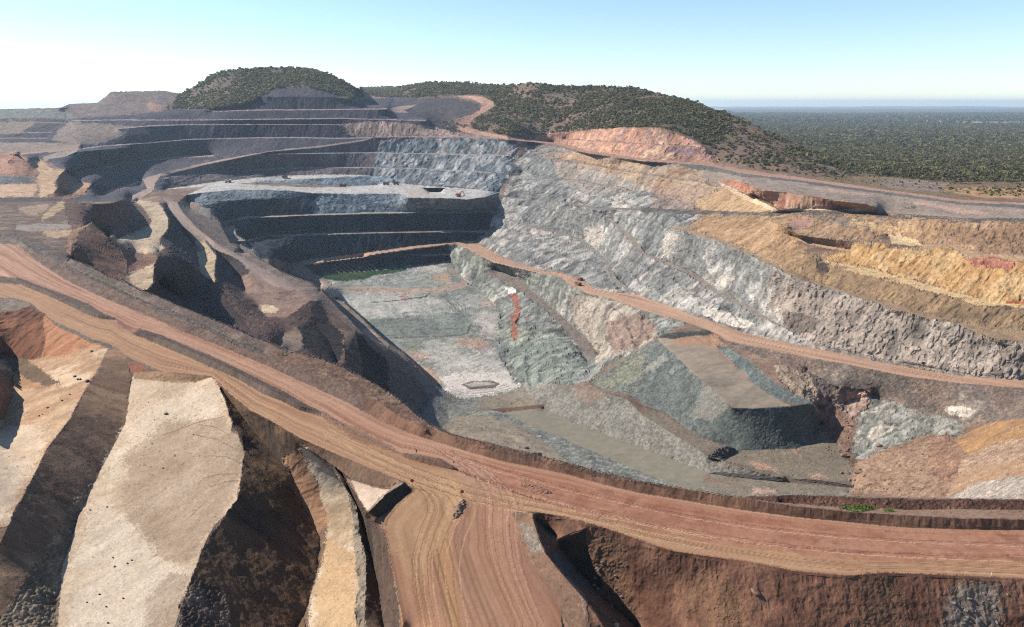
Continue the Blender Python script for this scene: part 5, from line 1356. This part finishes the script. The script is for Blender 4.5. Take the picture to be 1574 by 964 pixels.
def gum_trees(pts, label, group, rad):
    protos = []
    for n, p in enumerate(pts):
        k = n % 6
        root = bpy.data.objects.new('gum_tree', None); col.objects.link(root)
        root['label'] = label; root['category'] = 'tree'; root['group'] = group
        s = rad * float(np.exp(rng.normal(0, .3)))
        root.location = Vector(p); root.scale = (s, s, s * rng.uniform(.9, 1.25)); root.rotation_euler = (0, 0, rng.uniform(0, 6.28))
        if n < 6:
            if label not in TREES:
                TREES[label] = []
            parts = gum_tree_parts(k + len(TREES) * 7)
            TREES[label].append(parts)
        else:
            parts = []
            for c in TREES[label][k]:
                d = c.copy(); col.objects.link(d); parts.append(d)
        for c in parts:
            c.parent = root
TREES = {}
gum_trees(scatter('1250,268 1314,263 1372,268 1448,275 1574,278 1574,284 1448,281 1372,274 1314,269 1250,273', .5, nmax=150), 'olive green gum tree at the near edge of the woodland beyond the grey rim road', 'gum trees along the woodland edge', 3.6)
gum_trees(scatter('1105,200 1150,205 1215,232 1285,258 1250,264 1196,258 1140,248 1115,235', .5, nmax=110), 'dark gum tree on the brown spur that falls from the right hill to the plain', 'gum trees on the brown hill spur', 3.6)
gum_trees(scatter('310,126 335,110 370,104 @sk[370:535] 530,128 500,115 420,107 370,110 330,118', .5, nmax=30), 'gum tree standing on the skyline of the rounded hill behind the pit', 'gum trees on the skyline of the left hill', 2.3)

# ---------------------------------------------------------------- green weeds on the bank of the haul road
def weeds(poly, n, h):
    pts = scatter(poly, 1e9, nmax=n, clump=3)
    V, F, C = [], [], []
    for p in pts:
        for q in range(4):
            a = rng.uniform(0, 6.28); s = h * rng.uniform(.5, 1.2); k = len(V)
            d = np.array([math.cos(a), math.sin(a), 0]); e = np.array([-d[1], d[0], 0]) * s * .25
            V += [p - e, p + e, p + d * s * .6 + np.array([0, 0, s]) + e * .3, p + d * s * .6 + np.array([0, 0, s]) - e * .3]
            F.append((k, k + 1, k + 2, k + 3)); c = np.array([.10, .16, .03]) * rng.uniform(.6, 1.4); C += [c] * 4
    o = link_mesh('weeds', np.array(V), np.array(F), LEAF, False, np.array(C))
    o['kind'] = 'stuff'
weeds('1290,781 1300,778 1335,777 1345,782 1320,787 1295,786', 160, .55)
weeds('1355,784 1372,783 1374,787 1358,788', 40, .45)
weeds('124,418 160,428 190,441 200,450 180,446 150,433 128,424', 60, .5)
weeds('426,545 440,544 442,550 430,551', 20, .5)
weeds('565,590 580,596 590,606 575,600', 16, .5)
weeds('1330,327 1392,330 1398,333 1340,330', 60, .7)
weeds('1388,318 1405,316 1408,320 1392,321', 50, .9)

# ---------------------------------------------------------------- machines and small objects
def flat_mat(name, rgb, rough=0.6, metal=0.0, dust=0.35, spec=0.3):
    m, n, l, b = new_mat(name)
    t = n.new('ShaderNodeTexNoise'); t.inputs['Scale'].default_value = 1.3; t.inputs['Detail'].default_value = 5
    r = n.new('ShaderNodeValToRGB')
    r.color_ramp.elements[0].position = .35; r.color_ramp.elements[0].color = (*rgb, 1)
    r.color_ramp.elements[1].position = .8; r.color_ramp.elements[1].color = (*[c * (1 - dust) + d * dust for c, d in zip(rgb, (.30, .22, .16))], 1)
    g = n.new('ShaderNodeTexCoord')
    l.new(g.outputs['Object'], t.inputs['Vector']); l.new(t.outputs[0], r.inputs[0]); l.new(r.outputs[0], b.inputs['Base Color'])
    b.inputs['Roughness'].default_value = rough; b.inputs['Metallic'].default_value = metal; b.inputs['Specular IOR Level'].default_value = spec
    return m
M = {'red': flat_mat('dusty_red_paint', (.30, .07, .04)), 'orange': flat_mat('orange_paint', (.50, .11, .035)), 'maroon': flat_mat('maroon_paint', (.16, .05, .045)),
     'yellow': flat_mat('yellow_paint', (.48, .34, .05)), 'cream': flat_mat('cream_paint', (.58, .55, .48)), 'tan': flat_mat('tan_paint', (.42, .30, .20)),
     'tyre': flat_mat('tyre_rubber', (.025, .024, .023), .9), 'dark': flat_mat('dark_steel', (.05, .05, .052), .6), 'glass': flat_mat('cab_glass', (.03, .045, .055), .1, 0, .05, .6),
     'steel': flat_mat('grey_steel', (.25, .25, .26), .5), 'white': flat_mat('white_plastic', (.75, .75, .72), .5, 0, .1), 'signred': flat_mat('sign_red', (.36, .02, .03), .5, 0, .05),
     'wood': flat_mat('rusty_post', (.22, .10, .06), .9), 'rock': flat_mat('dark_rock', (.05, .045, .042), .95, 0, .15), 'paler': flat_mat('pale_rock', (.30, .25, .20), .95, 0, .3), 'brown': flat_mat('brown_rock', (.16, .095, .065), .95, 0, .25), 'dirt': flat_mat('red_dirt', (.17, .08, .05), .95, 0, .3), 'grey': flat_mat('grey_rock', (.11, .11, .105), .95, 0, .2)}

def finish(name, bm, mat, parent=None, bev=0.0):
    if bev:
        bmesh.ops.bevel(bm, geom=bm.edges[:], offset=bev, segments=1, affect='EDGES')
    me = bpy.data.meshes.new(name); bm.to_mesh(me); bm.free()
    me.materials.append(M[mat] if isinstance(mat, str) else mat)
    o = bpy.data.objects.new(name, me); col.objects.link(o); o.parent = parent
    return o

def bx(bm, x0, x1, y0, y1, z0, z1, taper=None):
    vs = [bm.verts.new((x, y, z)) for z in (z0, z1) for y in (y0, y1) for x in (x0, x1)]
    for f in ((0, 1, 3, 2), (4, 6, 7, 5), (0, 4, 5, 1), (2, 3, 7, 6), (0, 2, 6, 4), (1, 5, 7, 3)):
        bm.faces.new([vs[i] for i in f])
    return vs

def hull(bm, pts, w0, w1):
    """A profile in the x-z plane given width from y = w0 to y = w1."""
    a = [bm.verts.new((x, w0, z)) for x, z in pts]; b = [bm.verts.new((x, w1, z)) for x, z in pts]
    bm.faces.new(a[::-1]); bm.faces.new(b)
    n = len(pts)
    for i in range(n):
        bm.faces.new((a[i], a[(i + 1) % n], b[(i + 1) % n], b[i]))

def rod(bm, p, q, r, seg=8, r2=None):
    p, q = Vector(p), Vector(q)
    m = (q - p).to_track_quat('Z', 'Y').to_matrix().to_4x4()
    bmesh.ops.create_cone(bm, cap_ends=True, segments=seg, radius1=r, radius2=r if r2 is None else r2, depth=(q - p).length, matrix=Matrix.Translation((p + q) / 2) @ m)

def new(): return bmesh.new()

def empty(name, label, cat, group=None):
    o = bpy.data.objects.new(name, None); col.objects.link(o)
    o['label'] = label; o['category'] = cat
    if group: o['group'] = group
    return o

def wheel(parent, x, y, r, w):
    bm = new(); rod(bm, (x, y - w / 2, r), (x, y + w / 2, r), r, 18)
    wl_ = finish('wheel', bm, 'tyre', parent)
    bm = new(); rod(bm, (x, y - w / 2 - .04, r), (x, y + w / 2 + .04, r), r * .48, 12)
    finish('rim', bm, 'tan', wl_)

def haul_truck(label, paint, group='haul trucks in the pit', load=True):
    """Rigid dump truck, nose towards +x, about 12 m long."""
    t = empty('haul_truck', label, 'truck', group)
    bm = new()
    bx(bm, -4.6, 4.6, -1.1, 1.1, 1.3, 2.2); bx(bm, 3.6, 5.4, -2.9, 2.9, 1.2, 2.6); bx(bm, 3.3, 5.2, -1.5, 1.5, 2.6, 3.9)
    finish('chassis', bm, 'dark', t)
    bm = new()
    for s in (-1, 1):                                        # two tray sides, floor, headboard and the canopy over the cab
        hull(bm, [(-6.0, 3.6), (2.4, 2.5), (3.0, 5.3), (-6.3, 5.1)], s * 3.4 - .12, s * 3.4 + .12)
    hull(bm, [(-6.0, 3.5), (2.4, 2.3), (2.6, 2.7), (-6.0, 3.9)], -3.4, 3.4)
    hull(bm, [(2.35, 2.4), (2.7, 2.4), (3.3, 5.4), (2.9, 5.4)], -3.5, 3.5)
    tray = finish('dump_body', bm, paint, t)
    bm = new(); hull(bm, [(2.9, 5.35), (5.6, 5.1), (5.6, 5.35), (3.0, 5.65)], -3.4, 3.4)
    finish('canopy', bm, paint, tray)
    if load:
        bm = new(); bmesh.ops.create_uvsphere(bm, u_segments=12, v_segments=8, radius=1)
        for v in bm.verts:
            v.co = Vector((v.co.x * 3.6 - 1.6, v.co.y * 3.0, 4.3 + max(-.6, v.co.z) * 1.6 + rng.uniform(-.12, .12)))
        finish('load', bm, 'grey', tray)
    bm = new(); bx(bm, 3.3, 4.9, .7, 2.9, 3.2, 5.0); cab = finish('cab', bm, paint, t, .06)
    bm = new(); bx(bm, 4.88, 4.95, .9, 2.7, 3.9, 4.8); bx(bm, 3.6, 4.7, 2.87, 2.94, 3.9, 4.8)
    finish('window', bm, 'glass', cab)
    bm = new()
    for k in range(9):
        bx(bm, 5.2, 5.6, -2.6 + k * .01, -2.2 + k * .01, 1.0 + k * .25, 1.05 + k * .25)
    finish('ladder', bm, 'steel', t)
    for y in (-2.75, 2.75): wheel(t, 3.7, y, 1.55, 1.0)
    for y in (-2.9, -1.75, 1.75, 2.9): wheel(t, -2.9, y, 1.55, .95)
    return t

def place(o, u, v, heading, s=1.0, dz=0.0):
    p = ground_at(u, v)
    o.location = p + Vector((0, 0, dz)); o.rotation_euler = (0, 0, math.radians(heading)); o.scale = (s, s, s)

place(haul_truck('maroon dump truck alone on the upper pale bench of the far wall', 'maroon'), 437, 274, 5, 1.15)
place(haul_truck('dark red dump truck at the left end of the pale truck floor', 'maroon'), 527, 287, 170, 1.15)
place(haul_truck('red dump truck with a heaped load beside the dark one on the far truck floor', 'red'), 593, 284, 175, 1.15)
place(haul_truck('dark dump truck, last on the right of the row on the far truck floor', 'maroon', load=False), 609, 284, 190, 1.15)
place(haul_truck('tan dump truck raising dust where the far haul road meets the truck floor', 'tan'), 283, 286, 10, 1.15)
place(haul_truck('pale dump truck parked on the left end of the upper pale bench', 'cream'), 350, 281, 8, 1.15)
place(haul_truck('red dump truck climbing the winding pit ramp, upper of the two', 'red', load=False), 891, 431, -52, .8)
place(haul_truck('dark dump truck on the outer lane of the winding pit ramp, lower of the two', 'maroon'), 889, 438.5, 128, .8)

def wheel_dozer():
    t = empty('wheel_loader', 'small yellow wheel loader working on the bright dust of the far truck floor', 'loader')
    bm = new(); bx(bm, -4.2, .4, -1.4, 1.4, 1.4, 3.0); bx(bm, .4, 3.2, -1.0, 1.0, 1.2, 2.3); finish('body', bm, 'yellow', t, .08)
    bm = new(); bx(bm, -1.4, .6, -1.1, 1.1, 3.0, 4.9); c = finish('cab', bm, 'yellow', t, .06)
    bm = new(); bx(bm, .58, .64, -.95, .95, 3.4, 4.7); bx(bm, -1.2, .4, -1.13, 1.13, 3.4, 4.7); finish('window', bm, 'glass', c)
    bm = new()
    for s in (-1, 1): hull(bm, [(1.0, 2.1), (4.2, 1.0), (4.4, 1.3), (1.2, 2.6)], s * .9 - .15, s * .9 + .15)
    finish('lift_arm', bm, 'yellow', t)
    bm = new(); hull(bm, [(4.1, .2), (5.8, .1), (5.7, .35), (4.6, .8), (4.5, 1.9), (4.2, 1.8)], -2.0, 2.0); finish('bucket', bm, 'dark', t)
    for x in (-2.8, 2.2):
        for y in (-1.6, 1.6): wheel(t, x, y, 1.3, .9)
    return t
place(wheel_dozer(), 576, 284, 200, 1.1)

def excavator(label, paint, s_boom, name='excavator'):
    t = empty(name, label, 'excavator')
    for y in (-2.4, 2.4):
        bm = new(); hull(bm, [(-3.9, .9), (-3.3, .1), (3.3, .1), (3.9, .9), (3.3, 1.6), (-3.3, 1.6)], y - .6, y + .6); finish('track', bm, 'dark', t)
    bm = new(); bx(bm, -2.2, 2.2, -1.8, 1.8, .9, 1.9); rod(bm, (0, 0, 1.8), (0, 0, 2.2), 1.7, 18); finish('undercarriage', bm, 'dark', t)
    bm = new(); bx(bm, -4.8, 2.6, -3.0, 3.0, 2.2, 5.4); bx(bm, -5.6, -4.8, -2.8, 2.8, 2.2, 4.4); h = finish('house', bm, paint, t, .12)
    bm = new(); rod(bm, (-3.2, 1.2, 5.3), (-3.2, 1.2, 6.6), .22, 8); finish('exhaust', bm, 'dark', h)
    bm = new(); bx(bm, 1.0, 3.4, 1.2, 3.0, 4.0, 7.0); c = finish('cab', bm, 'cream', t, .08)
    bm = new(); bx(bm, 3.38, 3.46, 1.4, 2.8, 4.8, 6.7); bx(bm, 1.3, 3.1, 2.98, 3.05, 4.8, 6.7); finish('window', bm, 'glass', c)
    a, b = s_boom
    bm = new()
    hull(bm, [(2.2, 3.2), (2.6, 2.6), (a[0] * .55, a[1] * .98), (a[0], a[1] - .6), (a[0], a[1] + .4), (a[0] * .5, a[1] * 1.1)], -.55, .55)
    bo = finish('boom', bm, paint, t)
    bm = new(); rod(bm, (2.9, -.8, 2.9), (a[0] * .6, -.8, a[1] * .92), .2); rod(bm, (2.9, .8, 2.9), (a[0] * .6, .8, a[1] * .92), .2); finish('boom_cylinder', bm, 'steel', bo)
    bm = new(); hull(bm, [(a[0] - .5, a[1] + .7), (a[0] + .7, a[1] + .4), (b[0] + .3, b[1]), (b[0] - .3, b[1])], -.4, .4); finish('stick', bm, paint, t)
    bm = new(); hull(bm, [(b[0] - .9, b[1] + .3), (b[0] + .5, b[1] + .3), (b[0] + .6, b[1] - 1.2), (b[0] - .6, b[1] - 2.0), (b[0] - 1.9, b[1] - 1.3)], -1.5, 1.5); finish('bucket', bm, 'dark', t)
    return t
place(excavator('big orange excavator digging at the right edge of the far truck floor', 'orange', ((7.4, 8.2), (9.4, 3.0))), 705, 302, -8, 1.15)
place(excavator('small red excavator with raised boom near the orange road between the hills', 'red', ((4.6, 10.6), (7.4, 7.2))), 687, 198, 20, .9)

# road signs, marker posts ------------------------------------------------------------------------
def stop_sign(u, v, label):
    t = empty('stop_sign', label, 'sign', 'round red signs at the road junction')
    bm = new(); rod(bm, (0, 0, -.2), (0, 0, 2.1), .05, 8); finish('post', bm, 'steel', t)
    bm = new(); bmesh.ops.create_cone(bm, cap_ends=True, segments=8, radius1=.52, radius2=.52, depth=.04, matrix=Matrix.Translation((0, -.07, 2.2)) @ Matrix.Rotation(math.pi / 2, 4, 'X') @ Matrix.Rotation(math.pi / 8, 4, 'Z'))
    finish('plate', bm, 'signred', t)
    place(t, u, v, 0)
stop_sign(634, 750, 'round red sign on a post at the end of the dark bank')
stop_sign(711, 767, 'round red sign on a post just behind the dark rock pile')

def small_sign(u, v, paint, label):
    t = empty('marker_sign', label, 'sign')
    bm = new(); rod(bm, (0, 0, -.2), (0, 0, 1.5), .045, 8); finish('post', bm, 'wood', t)
    bm = new(); bx(bm, -.24, .24, -.09, -.05, .85, 1.6); finish('plate', bm, paint, t, .01)
    place(t, u, v, 0)
small_sign(641, 699, 'signred', 'small dark red marker sign at the left end of the low median mound')
small_sign(697, 716, 'steel', 'small grey marker sign at the right end of the low median mound')

def marker(u, v, h, mat, name, label, cat, r=.05, group=None):
    t = empty(name, label, cat, group)
    bm = new(); rod(bm, (0, 0, -.3), (0, 0, h), r, 8, r * .85); finish('post', bm, mat, t)
    bm = new(); rod(bm, (0, 0, h * .8), (0, 0, h * .93), r * 1.25, 8); finish('band', bm, 'signred' if mat == 'white' else 'dark', t)
    place(t, u, v, 0)
marker(808.5, 746, 2.4, 'wood', 'marker_post', 'tall rusty marker post at the left end of the little dirt pile on the road', 'post', .07)
marker(839, 752, 1.8, 'wood', 'marker_post', 'short rusty marker post at the right end of the little dirt pile on the road', 'post', .07)
marker(1186, 868, 1.9, 'white', 'delineator', 'thin white road post above the pale boulder on the cutting edge', 'post', .04)
marker(900, 806, 1.6, 'white', 'delineator', 'thin white road post above the brown spur of the cutting', 'post', .04)
marker(1523, 886, 1.4, 'white', 'delineator', 'thin white road post above the blue grey patch of the cutting', 'post', .04)
marker(392, 573, 1.6, 'white', 'delineator', 'thin white road post on the pink lane beside the long median bank', 'post', .04)

# boulders and heaps ------------------------------------------------------------------------------
def rock_mesh(k, n=2):
    r = np.random.default_rng(900 + k)
    bm = new(); bmesh.ops.create_icosphere(bm, subdivisions=n, radius=1)
    sx, sy, sz = r.uniform(.75, 1.25), r.uniform(.7, 1.1), r.uniform(.55, .85)
    pl = [(Vector(r.normal(0, 1, 3)).normalized(), r.uniform(.55, .85)) for _ in range(9)]
    for v in bm.verts:
        for nn, d in pl:
            h = v.co.dot(nn)
            if h > d: v.co -= nn * (h - d)
        v.co = Vector((v.co.x * sx, v.co.y * sy, v.co.z * sz)) * (1 + r.normal(0, .03))
    me = bpy.data.meshes.new('boulder'); bm.to_mesh(me); bm.free()
    return me
ROCKS = {}
def boulder(u, v, size, mat, label, group=None):
    k = int(rng.integers(0, 7))
    if (k, mat) not in ROCKS:
        me = rock_mesh(k); me.materials.append(M[mat]); ROCKS[(k, mat)] = me
    o = bpy.data.objects.new('boulder', ROCKS[(k, mat)]); col.objects.link(o)
    o['label'] = label; o['category'] = 'boulder'
    if group: o['group'] = group
    place(o, u, v, float(rng.uniform(0, 360)), size, size * .25)
boulder(1161, 911, 1.0, 'brown', 'large pale brown boulder alone on the brown face of the cutting')
boulder(946, 962, .9, 'paler', 'pale boulder at the bottom of the gully in the cutting')
boulder(256, 637, .75, 'rock', 'dark stone alone on the pale top of the near terrace')
boulder(809, 690, 2.2, 'rock', 'large black boulder behind the haul road bank, biggest of the row')
for u, v, s in ((799, 687, 1.1), (823, 699, 1.6), (829, 701, 1.2), (851, 706, 1.1)):
    boulder(u, v, s, 'rock', 'black boulder in the row along the haul road bank, smaller than the big one', 'black boulders along the bank')
for u, v, s in ((1297, 701, 3.0), (1352, 688, 2.2), (1360, 690, 1.7)):
    boulder(u, v, s, 'brown', 'large brown boulder at the foot of the grey rock face on the right', 'brown boulders under the grey face')
for u, v, s in ((1293, 727, 1.6), (1304, 728, 2.0), (1318, 727, 2.2), (1306, 738, 1.6), (1314, 739, 1.5), (1322, 722, 1.5), (1311, 747, 1.4), (1328, 733, 1.3), (1320, 752, 1.5)):
    boulder(u, v, s, 'brown', 'brown boulder rolled to the foot of the big brown rubble pile', 'boulders at the foot of the rubble pile')
for u, v, s in ((115, 580, .9), (121, 585, .8), (124, 585, .7), (135, 588, 1.2), (141, 541, .9), (96, 616, .6), (107, 608, .5), (74, 627, .7), (60, 640, .5), (66, 637, .4)):
    boulder(u, v, s * .8, 'rock', 'dark stone lying on the orange and cream terrace at the far left', 'stones on the left terrace')
for u, v in ((297, 668), (233, 682), (237, 646), (228, 619), (268, 701), (139, 785), (165, 780), (174, 857), (202, 861), (196, 866), (176, 871), (153, 914), (189, 920), (133, 926), (163, 933), (166, 958), (300, 640), (250, 720)):
    boulder(u, v, .3, 'rock', 'small dark stone scattered on the cream top of the near terrace', 'small stones on the near terrace')
for k in range(26):
    u = 920 + rng.normal(0, 20); v = 890 + rng.normal(0, 30); u += (v - 890) * .8
    if 905 < u < 985 and 830 < v < 955:
        boulder(u, v, rng.uniform(.3, .75), 'brown' if k % 3 else 'grey', 'loose stone in the rubble streak of the cutting gully', 'stones in the gully of the cutting')
for k in range(20):
    boulder(rng.uniform(1462, 1552), rng.uniform(905, 960), rng.uniform(.25, .6), 'grey', 'grey stone in the blue grey patch of the cutting', 'stones in the grey patch of the cutting')
for k in range(26):
    u = rng.uniform(1264, 1308); v = rng.uniform(640, 700)
    boulder(u, v, rng.uniform(.6, 1.5), 'brown', 'brown rock tumbled in the gully beside the dark green stockpile', 'rocks in the gully by the stockpile')

def heap(name, label, cat, spine, width, height, mat, seg=26, rough=.25, seed=0):
    """A tipped heap along a short spine of photo points."""
    r = np.random.default_rng(seed)
    P = [ground_at(u, v) for u, v in spine]
    s = np.linspace(0, len(P) - 1, seg)
    bm = new(); rows = []
    base = P[len(P) // 2]
    for k, q in enumerate(s):
        i = min(int(q), len(P) - 2); f = q - i
        c = P[i].lerp(P[i + 1], f); d = (P[i + 1] - P[i]); d.z = 0; d.normalize(); n = Vector((-d.y, d.x, 0))
        e = math.sin(math.pi * min(max((k + .5) / seg, 0), 1)) ** .45
        row = []
        for j in range(11):
            t = j / 5 - 1
            p = c + n * width * t * e + Vector((0, 0, height * e * (1 - abs(t) ** 1.25) - .35)) + Vector(r.normal(0, rough * height * .28, 3))
            row.append(bm.verts.new(p - base))
        rows.append(row)
    for a, b in zip(rows[:-1], rows[1:]):
        for j in range(10):
            bm.faces.new((a[j], a[j + 1], b[j + 1], b[j]))
    o = finish(name, bm, mat)
    o.location = base
    o['label'] = label; o['category'] = cat
heap('rock_pile', 'dark brown dirt and rock pile between the two branch lanes at the junction', 'rock pile', [(699, 799), (705, 784), (713, 769)], 1.7, 1.2, 'brown', rough=.45, seed=1)
heap('dirt_pile', 'low brown dirt pile with two posts on the middle of the haul road', 'dirt pile', [(799, 745), (815, 749), (835, 755), (849, 759)], 1.9, 1.3, 'dirt', seed=2)
heap('rock_pile', 'dark oval rubble heap on the grey floor in front of the green stockpile', 'rock pile', [(1092, 702), (1108, 696), (1130, 692)], 6.0, 5.0, 'rock', seed=3)
heap('earth_berm', 'dark gravel berm along the grey floor, longer one with a blunt right end', 'berm', [(1090, 727), (1140, 733), (1203, 737)], 2.0, 2.6, 'rock', seed=4)
heap('earth_berm', 'dark gravel berm on the grey floor reaching the foot of the brown rubble pile', 'berm', [(1222, 738), (1265, 742), (1312, 749)], 1.8, 2.4, 'rock', seed=5)
heap('earth_berm', 'thin brown berm dividing the grey near floor just behind the haul road bank', 'berm', [(1056, 731), (1100, 740), (1160, 751)], 1.3, 1.2, 'dirt', seed=6)
for k in range(46):
    t = rng.random(); u = 1312 + t * 118 + rng.normal(0, 4); v = 752 - t * 75 + rng.random() * (6 + 70 * t)
    boulder(u, v, rng.uniform(.5, 1.2), 'brown', 'brown block half buried in the face of the big rubble pile at right', 'blocks in the brown rubble pile')
